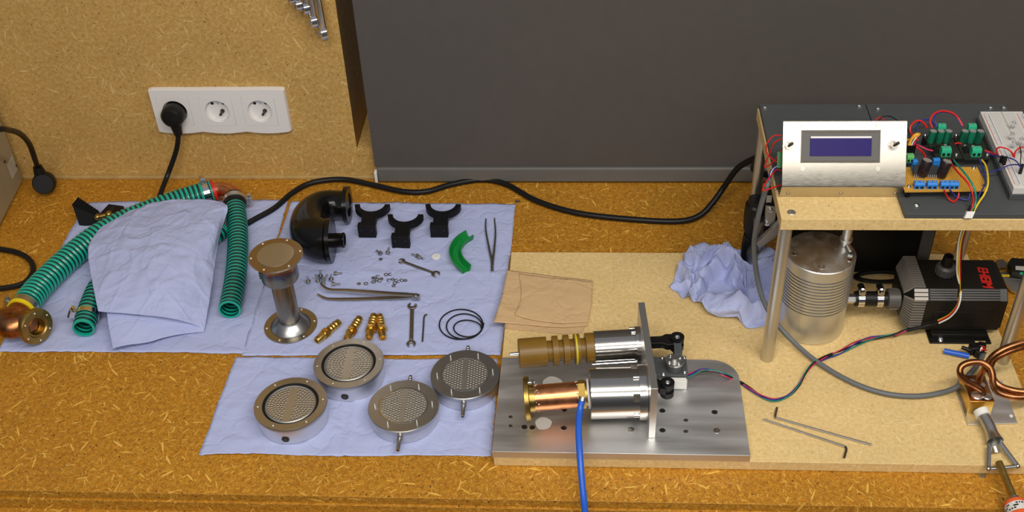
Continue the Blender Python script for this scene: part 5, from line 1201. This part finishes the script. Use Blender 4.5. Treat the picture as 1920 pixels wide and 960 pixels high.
# driver boards
for i, (C4, ho, dx, lab) in enumerate((([(1757, 298), (1732, 256), (1782, 250), (1806, 297)], [(1735, 254), (1793, 291)], 0, 'left black driver board with three green capacitors and two green terminals'), ([(1808, 299), (1788, 256), (1838, 252), (1858, 298)], [(1793, 254), (1851, 291)], 57, 'right black driver board with three green capacitors and two green terminals'))):
    t = board('driver_board', lab, C4, ho, 'pcb_black'); t['group'] = 'black motor driver boards'
    for k in range(3): g = Gz(1745.5+dx+k*14.5-(1 if i == 0 else -1), 266); cap(t, g, Vector((.06, .02, 1)), .0049, .0165, ['capgreen', 'captop'])
    a = Gz(1765+dx, 297); b = Gz(1783+dx, 297); terminal(t, a.x, b.x, a.y+.003, a.y+.0125, zt2, .0115, 'terminal_green')
    a = Gz(1757+dx, 250); b = Gz(1772+dx, 250); terminal(t, a.x, b.x, a.y, a.y+.008, zt2, .0115, 'terminal_green')
    for k in range(16):
        g = Gz(1750+dx+random.uniform(-2, 38)*.9, 273+random.uniform(-3, 20)); bm = nb(); s_ = random.uniform(.0007, .0016); bx(bm, g.x-s_, g.x+s_*1.2, g.y-s_*.6, g.y+s_*.6, zt2, zt2+.001); obj('surface_part', bm, random.choice(['captop', 'copper_dark', 'black', 'captop', 'darktool']), t)
    g = Gz(1752+dx, 282); bm = nb(); bx(bm, g.x-.002, g.x+.005, g.y-.006, g.y+.006, zt2, zt2+.0018); obj('driver_chip', bm, 'black', t)
# small blue module
t = board('relay_module', 'small blue circuit board with light green terminal peeking out right of the display bracket', [(1718, 307), (1683, 307), (1680, 283), (1713, 283)], [(1694, 302)], 'pcb_blue')
a = Gz(1700, 306); b = Gz(1713, 306); terminal(t, a.x, b.x, a.y+.001, a.y+.010, zt2, .0095, 'terminal_green2')
bm = nb(); g = Gz(1704, 289); bx(bm, g.x-.0065, g.x+.0065, g.y-.0015, g.y+.0015, zt2, zt2+.014); obj('pin_header', bm, 'black', t)
for k in range(3): bm = nb(); g = Gz(1690+k*1.5, 292+k*4); bx(bm, g.x-.0014, g.x+.0014, g.y-.001, g.y+.001, zt2, zt2+.002); obj('surface_part', bm, 'captop', t)
# breadboard
t = thing('breadboard', 'cream solderless breadboard with red and blue stripes at the right end of the shelf', 'breadboard', (.545, 1.24, PT))
zb1 = PT+.0085
A = [G(1901, 352, zb1+.0095), G(1838, 209, zb1+.0095), G(1916, 209, zb1+.0095)]
x0 = A[1].x; y1 = A[1].y; y0 = A[0].y; x1 = x0+.0545; shx = A[0].x-A[1].x
def sh(y): return shx*(y1-y)/(y1-y0)
def quad(xa, xb, ya, yb): return [(x0+xa+sh(ya), ya), (x0+xb+sh(ya), ya), (x0+xb+sh(yb), yb), (x0+xa+sh(yb), yb)]
bm = nb(); prz(bm, quad(-.0022, .0555, y0-.001, y1+.001), PT+.0003, zb1-.0001); obj('backing_plate', bm, 'panel', t, bevel=.0005)
bm = nb(); prz(bm, quad(0, .0545, y0, y1), zb1, zb1+.0095); bb = obj('body', bm, 'cream', t, bevel=.0004)
ztb = zb1+.0095
for xa, mt in ((.0025, 'redwire'), (.0085, 'bluewire'), (.0455, 'redwire'), (.0515, 'bluewire')):
    for (f0_, f1_) in ((.04, .50), (.54, .96)):
        bm = nb(); prz(bm, quad(xa, xa+.0006, y0+(y1-y0)*f0_, y0+(y1-y0)*f1_), ztb, ztb+.0001); obj('printed_stripe', bm, mt, bb)
bm = nb(); prz(bm, quad(.0255, .0285, y0+.001, y1-.001), ztb, ztb+.0001); obj('centre_groove', bm, 'stickergrey', bb)
bm = nb()
for j in range(62):
    y_ = y0+.005+(y1-y0-.010)*j/61.
    for xa in [.004, .0065]*(1 if j % 6 != 5 else 0)+[.0125+.00254*k for k in range(5)]+[.0312+.00254*k for k in range(5)]+[.047, .0495]*(1 if j % 6 != 5 else 0):
        p = x0+xa+sh(y_); vs = [bm.verts.new((p+dx, y_+dy, ztb+.0001)) for dx, dy in ((-.00038, -.00038), (.00038, -.00038), (.00038, .00038), (-.00038, .00038))]; bm.faces.new(vs)
obj('contact_hole', bm, 'tool', bb, kind='stuff', smooth=0)
for (px, py) in ((1898, 233), (1895, 254), (1898, 270), (1912, 264), (1915, 278)):
    tl = thing('led', 'clear round-topped LED standing on the breadboard', 'LED', G(px, py+9, ztb), group='clear LEDs on the breadboard')
    g = G(px, py+9, ztb); z = Vector((0, 0, 1)); bm = nb(); lathe(bm, [(.004, .0029), (.005, .0029), (.005, .0025), (.0105, .0025), (.0122, .0018), (.0128, 0)], g, z, 18, True, False); obj('lens', bm, 'led', tl)
    for s_ in (-1, 1): bm = nb(); cyl(bm, g+Vector((s_*.0012, 0, 0)), g+Vector((s_*.0012, 0, .0042)), .0003, seg=6); obj('lead', bm, 'chrome', tl)
LEDL = ['clear LED farthest back on the breadboard', 'clear LED second from the back on the breadboard', 'clear LED lowest at the left of the breadboard LED cluster', 'clear LED at the right of the breadboard cluster, farther back', 'clear LED nearest the right picture edge, front of the cluster']
for o, l in zip([o for o in C.objects if o.name.startswith('led')], LEDL): o['label'] = l
# jumper connectors on the breadboard
for (px, py, h, lab) in ((1876, 305, .010, 'small black jumper plug at the left of the breadboard trio'), (1882, 309, .012, 'black jumper plug in the middle of the breadboard trio'), (1912, 326, .014, 'tallest black jumper plug at the right edge of the breadboard')):
    g = G(px, py, ztb); bm = nb(); bx(bm, g.x-.0018, g.x+.0018, g.y-.0013, g.y+.0013, ztb+.0002, ztb+.0002+h); one('jumper_plug', bm, 'black', lab, 'jumper plug', bevel=.0002)
WG = 'jumper wires between the circuit boards'
def jw(mat, pts, lab, r=.0009): wire('jumper_wire', pts, mat, lab, r, group=WG)
jw('redwire', [(1739, 240, .293), (1729, 228, .296), (1718, 227, .296), (1708, 236, .292), (1707, 247, .286), (1714, 256, .280), (1722, 264, .276)], 'red wire looping left from the left driver board', .0013)
jw('bluewire', [(1752, 236, .294), (1745, 227, .295), (1735, 224, .295), (1726, 227, .294), (1720, 236, .288), (1720, 250, .280)], 'dark blue wire looping left from the left driver board, behind the red loop', .0010)
jw('redwire', [(1748, 240, .294), (1744, 226, .300), (1752, 213, .306), (1768, 208, .308), (1786, 212, .306), (1797, 222, .300), (1805, 236, .293)], 'tall red wire arching between the two driver boards', .0013)
jw('bluewire', [(1757, 238, .294), (1753, 225, .300), (1754, 215, .304), (1766, 210, .306), (1783, 212, .305), (1795, 223, .299), (1802, 236, .292)], 'dark blue wire arching between the driver boards under the tall red one', .0009)
jw('orangewire', [(1687, 264, .296), (1700, 263, .296), (1714, 259, .300), (1722, 254, .304), (1724, 251, .304), (1716, 252, .305), (1709, 260, .302), (1703, 273, .297)], 'thick orange wire looping above the small blue board', .0014)
jw('yellowwire', [(1689, 266, .294), (1704, 262, .298), (1718, 254, .304), (1721, 251, .306), (1714, 255, .304), (1708, 265, .300), (1706, 273, .297)], 'yellow wire looping above the small blue board', .0010)
jw('whitewire', [(1709, 273, .297), (1712, 266, .299), (1719, 257, .302), (1722, 254, .301)], 'short pale wire rising from the header of the small blue board', .0007)
jw('pinkwire', [(1712, 273, .297), (1715, 268, .298), (1716, 264, .296), (1714, 276, .290), (1720, 272, .288), (1738, 280, .284), (1750, 283, .283)], 'crimson wire running from the header to the left driver board', .0011)
jw('redwire', [(1713, 272, .292), (1720, 277, .289), (1728, 284, .288), (1734, 291, .290), (1735, 296, .292)], 'red wire running to the dark capacitor of the strip board', .0013)
jw('black', [(1688, 228, .300), (1697, 233, .300), (1703, 244, .297), (1705, 256, .294), (1705, 270, .296)], 'thin black wire arching down beside the display bracket', .0006)
jw('redwire', [(1688, 251, .284), (1698, 258, .282), (1706, 264, .280)], 'short red wire emerging behind the display bracket', .0009)
jw('black', [(1648, 226, .290), (1655, 219, .294), (1668, 218, .296), (1680, 224, .296), (1692, 236, .293)], 'thin black wire arching behind the display bracket top', .0007)
jw('redwire', [(1640, 226, .285), (1650, 220, .288), (1660, 226, .284)], 'tiny red wire peeking over the display bracket top', .0008)
jw('redwire', [(1790, 270, .285), (1796, 268, .286), (1803, 270, .284)], 'short red wire between the two driver boards', .0010)
jw('redwire', [(1846, 282, .284), (1858, 286, .283), (1870, 290, .287), (1869, 280, .294), (1875, 276, .298), (1888, 279, .298), (1897, 286, .296), (1900, 293, .297)], 'red wire running from the right driver board onto the breadboard', .0010)
jw('redwire', [(1902, 295, .297), (1903, 286, .299), (1909, 279, .301), (1919, 276, .302), (1935, 280, .300)], 'red wire leaving the breadboard at the right picture edge', .0010)
jw('bluewire', [(1850, 286, .284), (1862, 291, .284), (1880, 294, .290), (1895, 297, .296), (1905, 302, .298), (1912, 310, .303)], 'upper blue wire from the right driver board to the breadboard', .0008)
jw('bluewire', [(1838, 322, .278), (1853, 323, .280), (1872, 318, .286), (1892, 310, .294), (1908, 309, .301), (1914, 314, .303)], 'lower blue wire from under the strip board to the breadboard', .0008)
jw('black', [(1912, 273, .301), (1914, 284, .304), (1914, 296, .304), (1913, 308, .304)], 'thin black wire rising at the right breadboard plug', .0006)
jw('bluewire', [(1836, 298, .283), (1842, 312, .281), (1846, 330, .286), (1847, 345, .287), (1838, 362, .281), (1828, 378, .272)], 'dark blue wire passing over the right corner of the strip board', .0009)
jw('redwire', [(1770, 356, .287), (1777, 370, .274), (1787, 378, .271), (1796, 371, .273), (1798, 360, .278)], 'red wire looping in front of the double blue terminal', .0011)
jw('bluewire', [(1781, 356, .287), (1790, 366, .276), (1803, 373, .272), (1815, 374, .272), (1819, 362, .277)], 'dark blue wire looping in front of the strip board', .0010)
bm = nb(); 
# motor lead: coloured strands from the driver boards through a white connector and down to the motor
t = thing('motor_lead', 'bundle of thin coloured wires running from the driver boards over the pump to the motor', 'cable', G(1520, 690, BZ))
for mt, pts in (('redwire', [(1781, 300, .290), (1786, 310, .294), (1797, 324, .298), (1813, 341, .298), (1822, 358, .292), (1825, 375, .282), (1823, 386, .276), (1819, 398, .272)]),
                ('greenwire', [(1788, 300, .290), (1797, 311, .296), (1810, 326, .300), (1823, 345, .298), (1829, 362, .290), (1829, 380, .279), (1822, 398, .272)]),
                ('yellowwire', [(1841, 300, .290), (1848, 310, .292), (1852, 328, .294), (1852, 347, .293), (1845, 365, .286), (1835, 380, .278), (1825, 398, .272)])):
    bm = nb(); sweep(bm, wirepts(pts, 8), .0012, 8); obj('upper_strand', bm, mt, t)
for px in (1817, 1824):
    bm = nb(); a = G(px, 398, .272); b = G(px+3, 386, .276); sweep(bm, [a, b], .0016, 6); obj('crimp_sleeve', bm, 'black', t)
bm = nb(); p = G(1815, 407, .266); q = G(1819, 398, .271); dd = (p-q).normalized(); box(bm, (p+q)/2, (.0095, .009, .0065), rot=Matrix((Vector((1, 0, 0)), dd, Vector((1, 0, 0)).cross(dd))).transposed()); obj('connector', bm, 'white', t, bevel=.0004, label='white plug connector')
base = [(1813, 411, .260), (1806, 432, .235), (1800, 455, .205), (1797, 485, .170), (1797, 515, .135), (1799, 545, .108), (1795, 570, .088), (1780, 590, .066), (1758, 602, .050)]
for mt, dx, dxe in (('yellowwire', 1.5, -1), ('whitewire', -2.6, 4), ('redwire', 3.2, 0.), ('black', 4.6, -4)):
    pts = []
    for k, (x, y, z) in enumerate(base):
        f = 1 if k < 5 else (-1 if mt in ('whitewire',) else .6); tw = math.sin(k*1.1+dx)*.8
        pts.append((x+dx*f+tw*.5, y+(dxe if k > 5 else 0), z))
    bm = nb(); sweep(bm, wirepts(pts, 8), .00105, 8); obj('strand', bm, mt, t)
bm = nb(); sweep(bm, wirepts([(1799, 531, .119), (1799, 545, .107), (1798, 556, .096)], 4), .0022, 10); obj('heatshrink', bm, 'black', t)
bm = nb(); sweep(bm, wirepts([(1759, 603, .049), (1745, 609, .042), (1722, 615, .036), (1700, 620, .030)], 4), .0022, 10); obj('heatshrink', bm, 'black', t)
low = [(1722, 614, .035), (1700, 618, .030), (1682, 626, .0255), (1655, 631, .022), (1627, 637, .020), (1600, 647, .019), (1575, 660, .019), (1550, 668, .019), (1525, 682, .024), (1510, 700, .025), (1498, 722, .020), (1478, 742, .0185), (1452, 750, .0185), (1428, 743, .0185), (1405, 728, .019), (1385, 715, .0195), (1360, 703, .034), (1335, 695, .037), (1312, 695, .040), (1296, 702, .044), (1286, 706, .045)]
for j, mt in enumerate(('pinkwire', 'bluewire', 'greenwire', 'black')):
    pts = []
    for k, (x, y, z) in enumerate(low):
        a_ = k*.9+j*PI/2; w = 1.7 if k < 4 else 2.4
        if 4 <= k <= 7: w = 4.5 if j != 3 else 2
        pts.append((x+w*.3*math.cos(a_), y+w*math.sin(a_), z+.0004*(1+math.cos(a_))))
    bm = nb(); sweep(bm, wirepts(pts, 8), .00085, 8); obj('strand', bm, mt, t)
for seg in ([(1693, 621, .0278), (1683, 626, .0258), (1674, 629, .0240)], [(1560, 664, .0192), (1545, 670, .0195), (1530, 678, .0225)], [(1394, 720, .0195), (1386, 716, .0198), (1376, 711, .026)]):
    bm = nb(); sweep(bm, wirepts(seg, 4), .0021, 10); obj('heatshrink', bm, 'black', t)
# ---------------------------------------------------------------- digital caliper
t = thing('digital_caliper', 'digital caliper with black display body lying behind the pump at the right', 'caliper', (G(1900, 520).x, G(1900, 520).y, 0))
cz = .004
def cp(P, z0, z1, mat, name, **k):
    bm = nb(); prz(bm, [(G(x, y, z0).x, G(x, y, z0).y) for x, y in P], z0, z1); return obj(name, bm, mat, t, **k)
cp([(1876, 512), (2080, 530), (2080, 545), (1876, 524)], cz, cz+.0035, 'tool', 'beam')
cp([(1878, 515), (1893, 515), (1893, 519), (1878, 519)], cz+.0036, cz+.0040, 'yellowwire', 'scale_strip', label='yellow-green scale strip')
cp([(1868, 490), (1880, 489), (1888, 497), (1884, 506), (1870, 503)], cz+.0005, cz+.0035, 'tool', 'inside_jaw')
cp([(1879, 521), (1908, 520), (1914, 525), (1914, 545), (1905, 551), (1896, 548), (1886, 536)], cz+.0001, cz+.0034, 'alu_leg', 'measuring_jaw')
cp([(1888, 500), (1894, 492), (1990, 499), (1990, 529), (1920, 524), (1894, 517)], cz+.0036, cz+.013, 'black', 'display_body', bevel=.001)
cp([(1904, 499), (1960, 502), (1960, 512), (1904, 506)], cz+.0132, cz+.0136, 'stickergrey', 'display_window')
cp([(1912, 511), (1922, 512), (1922, 516), (1912, 515)], cz+.0132, cz+.0142, 'terminal_green', 'button', label='green button')
for px in (1884, 1960): bm = nb(); g = G(px, 520, 0); cyl(bm, (g.x, g.y-.0, 0.0002), (g.x, g.y, cz+.0002), .004); obj('foot', bm, 'tool', t)
# ---------------------------------------------------------------- blue tube stub with black connector
t = thing('tube_connector', 'short blue tube ending in a black connector with thin wires, in front of the pump', 'connector', G(1815, 664, BZ))
bm = nb(); sweep(bm, [G(1770, 658, BZ+.0045), G(1817, 668, BZ+.0045)], .0038, 16); obj('blue_tube', bm, 'blue', t)
bm = nb(); g = G(1833, 664, BZ+.008); 
for (x, y, sx_, s2, h) in ((1826, 662, .016, .011, .013), (1834, 668, .012, .010, .012), (1838, 659, .010, .010, .014)):
    g = G(x, y, BZ); box(bm, (g.x, g.y, BZ+h/2+.0003), (sx_, s2, h), rot=Matrix.Rotation(-.3+x*.1, 3, 'Z'))
bmesh.ops.subdivide_edges(bm, edges=bm.edges[:], cuts=2, use_grid_fill=True)
obj('connector_body', bm, 'black', t, bevel=.0015)
bm = nb(); sweep(bm, [G(1820, 657, BZ+.010), G(1803, 651, BZ+.011)], .0026, 12); obj('side_pipe', bm, 'black', t)
for mt, e in (('redwire', (1846, 652, BZ+.014)), ('whitewire', (1842, 654, BZ+.015)), ('redwire', (1850, 657, BZ+.012)), ('black', (1849, 662, BZ+.008))):
    bm = nb(); sweep(bm, wirepts([(1838, 660, BZ+.012), ((1838+e[0])/2, e[1]-2, BZ+.016), e], 5), .0010, 8); obj('thin_wire', bm, mt, t)
# ---------------------------------------------------------------- heater block with copper coil
t = thing('coil_block', 'brass block on a small aluminium plate with copper tubing coiled out of its top', 'heater block', G(1845, 750, BZ)); AZ = BZ+.003
bm = nb(); A = [G(1791, 727, AZ), G(1815, 796, AZ), G(1908, 793, AZ), G(1879, 713, AZ), G(1791+5, 713, AZ)]; prz(bm, [(p.x, p.y) for p in A], BZ+.0003, AZ); obj('base_plate', bm, 'alu', t, bevel=.0003)
bm = nb(); g = G(1896, 780, AZ); cyl(bm, g, g+Vector((0, 0, .0005)), .0022, seg=14); obj('rivet', bm, 'white_soft', t)
zB = Z(G(1813, 779, AZ), 755); fx0 = G(1813, 779, AZ); fx1 = G(1855, 775, AZ); bk = G(1795, 727, AZ)
x0b, x1b, yfb = fx0.x, fx1.x+.001, (fx0.y+fx1.y)/2; ykb = bk.y
bm = nb(); bx(bm, x0b, x1b, yfb, ykb, AZ+.0002, zB); bl = obj('brass_block', bm, 'brass', t, bevel=.0004)
bm = nb(); prz(bm, [(x0b+.001, yfb+.001), (x1b-.001, yfb+.001), (x1b-.001, ykb-.001), (x0b+.001, ykb-.001)], zB, zB+.0006); obj('solder_face', bm, 'copper_dark', bl, label='reddish tarnished top face')
for (px, py, r) in ((1832, 741, .0075), (1851, 743, .0062), (1822, 716, .005), (1840, 722, .0055)):
    g = G(px, py, zB+.0006); bm = nb(); lathe(bm, [(0, r), (.0012, r*.85), (.0015, r*.5), (.0015, 0)], g, (0, 0, 1), 22, False, False); obj('solder_blob', bm, 'steel_rough', bl)
CR = .0042
def tubeC(pts, name='copper_coil', mat='copper_dark'):
    bm = nb(); sweep(bm, spl([G(*p) for p in pts], 10), CR, 16); return obj(name, bm, mat, t)
tubeC([(1843, 741, zB), (1841, 731, zB+.006), (1826, 722, zB+.012), (1808, 712, zB+.020), (1800, 699, zB+.028), (1803, 687, zB+.034), (1818, 680, zB+.038), (1840, 680, zB+.038), (1856, 690, zB+.034), (1861, 703, zB+.028), (1862, 718, zB+.020), (1868, 732, zB+.012), (1888, 742, zB+.008), (1925, 744, zB+.008), (1965, 728, zB+.012), (1980, 700, zB+.02)])
tubeC([(1832, 722, zB), (1838, 705, zB+.012), (1847, 690, zB+.026), (1858, 672, zB+.040), (1876, 658, zB+.050), (1900, 648, zB+.056), (1930, 642, zB+.058), (1965, 655, zB+.052), (1985, 690, zB+.04)])
tubeC([(1857, 686, zB+.026), (1864, 674, zB+.034), (1880, 664, zB+.042), (1902, 655, zB+.048), (1932, 649, zB+.050), (1965, 662, zB+.046), (1983, 695, zB+.034), (1965, 722, zB+.022), (1930, 734, zB+.014), (1895, 731, zB+.012), (1870, 720, zB+.016), (1858, 700, zB+.022), (1857, 686, zB+.026)])
# nozzle
nz0 = Vector(((x0b+x1b)/2+.002, yfb, (AZ+zB)/2+.001)); g1 = G(1839, 770, nz0.z+.006)
na = G(1840, 772, .034); nb1 = G(1866, 826, .024); 
t = thing('nozzle', 'steel tube nozzle with flared triangular end sticking out of the brass block', 'nozzle', (nb1.x, nb1.y, BZ))
dN = (nb1-na).normalized()
bm = nb(); cyl(bm, na-dN*.002, na+dN*.0065, .0092, seg=28); obj('ceramic_ring', bm, 'white_soft', t, label='white ceramic ring')
bm = nb(); sweep(bm, resample([na+dN*.006, G(1855, 800, .030), G(1862, 818, .027), G(1866, 828, .026)], .003), lambda i, n: .0074 if i < n*.62 else .0074+.0034*(i-n*.62)/(n*.38), 24, caps=False); obj('tube', bm, 'steel', t)
FR = .0026; fa = G(1855, 834, .026); fb = G(1876, 831, .026); fc_ = G(1853, 879, .0205); fe = G(1908, 874, .0205)
bm = nb(); sweep(bm, [fa, fc_], .0028, 12, flat=.7); obj('frame_leg', bm, 'steel', t)
bm = nb(); sweep(bm, [fb, fe], .0032, 12, flat=.7); obj('frame_leg', bm, 'steel', t)
bm = nb(); sweep(bm, [fc_, fe], .0022, 12, flat=.7); bmesh.ops.create_uvsphere(bm, u_segments=12, v_segments=8, radius=.0032, matrix=Matrix.Translation(fc_)); bmesh.ops.create_uvsphere(bm, u_segments=12, v_segments=8, radius=.0032, matrix=Matrix.Translation(fe)); obj('crossbar', bm, 'steel', t)
bm = nb(); p = G(1864, 838, .022); cyl(bm, p, p+dN*.007-Vector((0, 0, .002)), .0052, seg=20); obj('inner_tip', bm, 'tool', t)
# torch
t = thing('torch', 'brass tube burner with orange-red labelled body at the lower right corner', 'torch', G(1890, 910, 0))
r0_ = G(1873, 867, .0245); r1_ = G(1902, 937, .020); dT = (r1_-r0_).normalized()
bm = nb(); lathe(bm, [(0, .0030), (0, .0044), ((r1_-r0_).length, .0044)], r0_, dT, 20, True, True); bmesh.ops.transform; obj('burner_tube', bm, 'brass_dull', t)
bm = nb(); c_ = r1_+dT*.0005; ctr = c_+Vector((0, 0, -.0035)); lathe(bm, [(0, .011), (.002, .0128), (.07, .0128), (.072, .011)], ctr, dT, 32, True, True, mi=0); cb_ = obj('body', bm, 'orangered', t)
bm = nb(); lathe(bm, [(.006, .0130), (.0175, .0130)], ctr, dT, 32, False, False); obj('label_band', bm, 'cream', cb_, label='pale printed band')
bm = nb(); u_, v_ = frame_of(dT); random.seed(5)
for k in range(26):
    a_ = random.uniform(0, 2*PI) if k > 12 else PI*k/12.; e = u_*math.cos(a_)+v_*math.sin(a_); tt_ = random.choice((.0085, .0115, .0145)); box(bm, ctr+dT*tt_+e*.01305, (.0018, random.uniform(.0014, .003), .0003), rot=Matrix((dT, e.cross(dT), e)).transposed())
obj('print_marks', bm, 'black', cb_)
bm = nb(); cyl(bm, r1_-dT*.003, r1_+dT*.002, .0062, seg=20); obj('collar', bm, 'tool', t)
bm = nb(); p = G(1885, 940, .012); sweep(bm, wirepts([(1889, 948, .016), (1882, 941, .015), (1880, 935, .014)], 4), .0013, 8); obj('ignition_wire', bm, 'chrome', t)
# screw in the bench just in front of the board
bm = nb(); screwhead(bm, G(1841, 892, 0.0), .0042, .0012); one('screw', bm, 'tool', 'grey screw head in the bench just in front of the pale board', 'screw')
bm = nb(); screwhead(bm, G(970, 378, 0.0), .0040, .0012); one('screw', bm, 'tool', 'grey screw head in the bench behind the right end of the blue towel', 'screw')
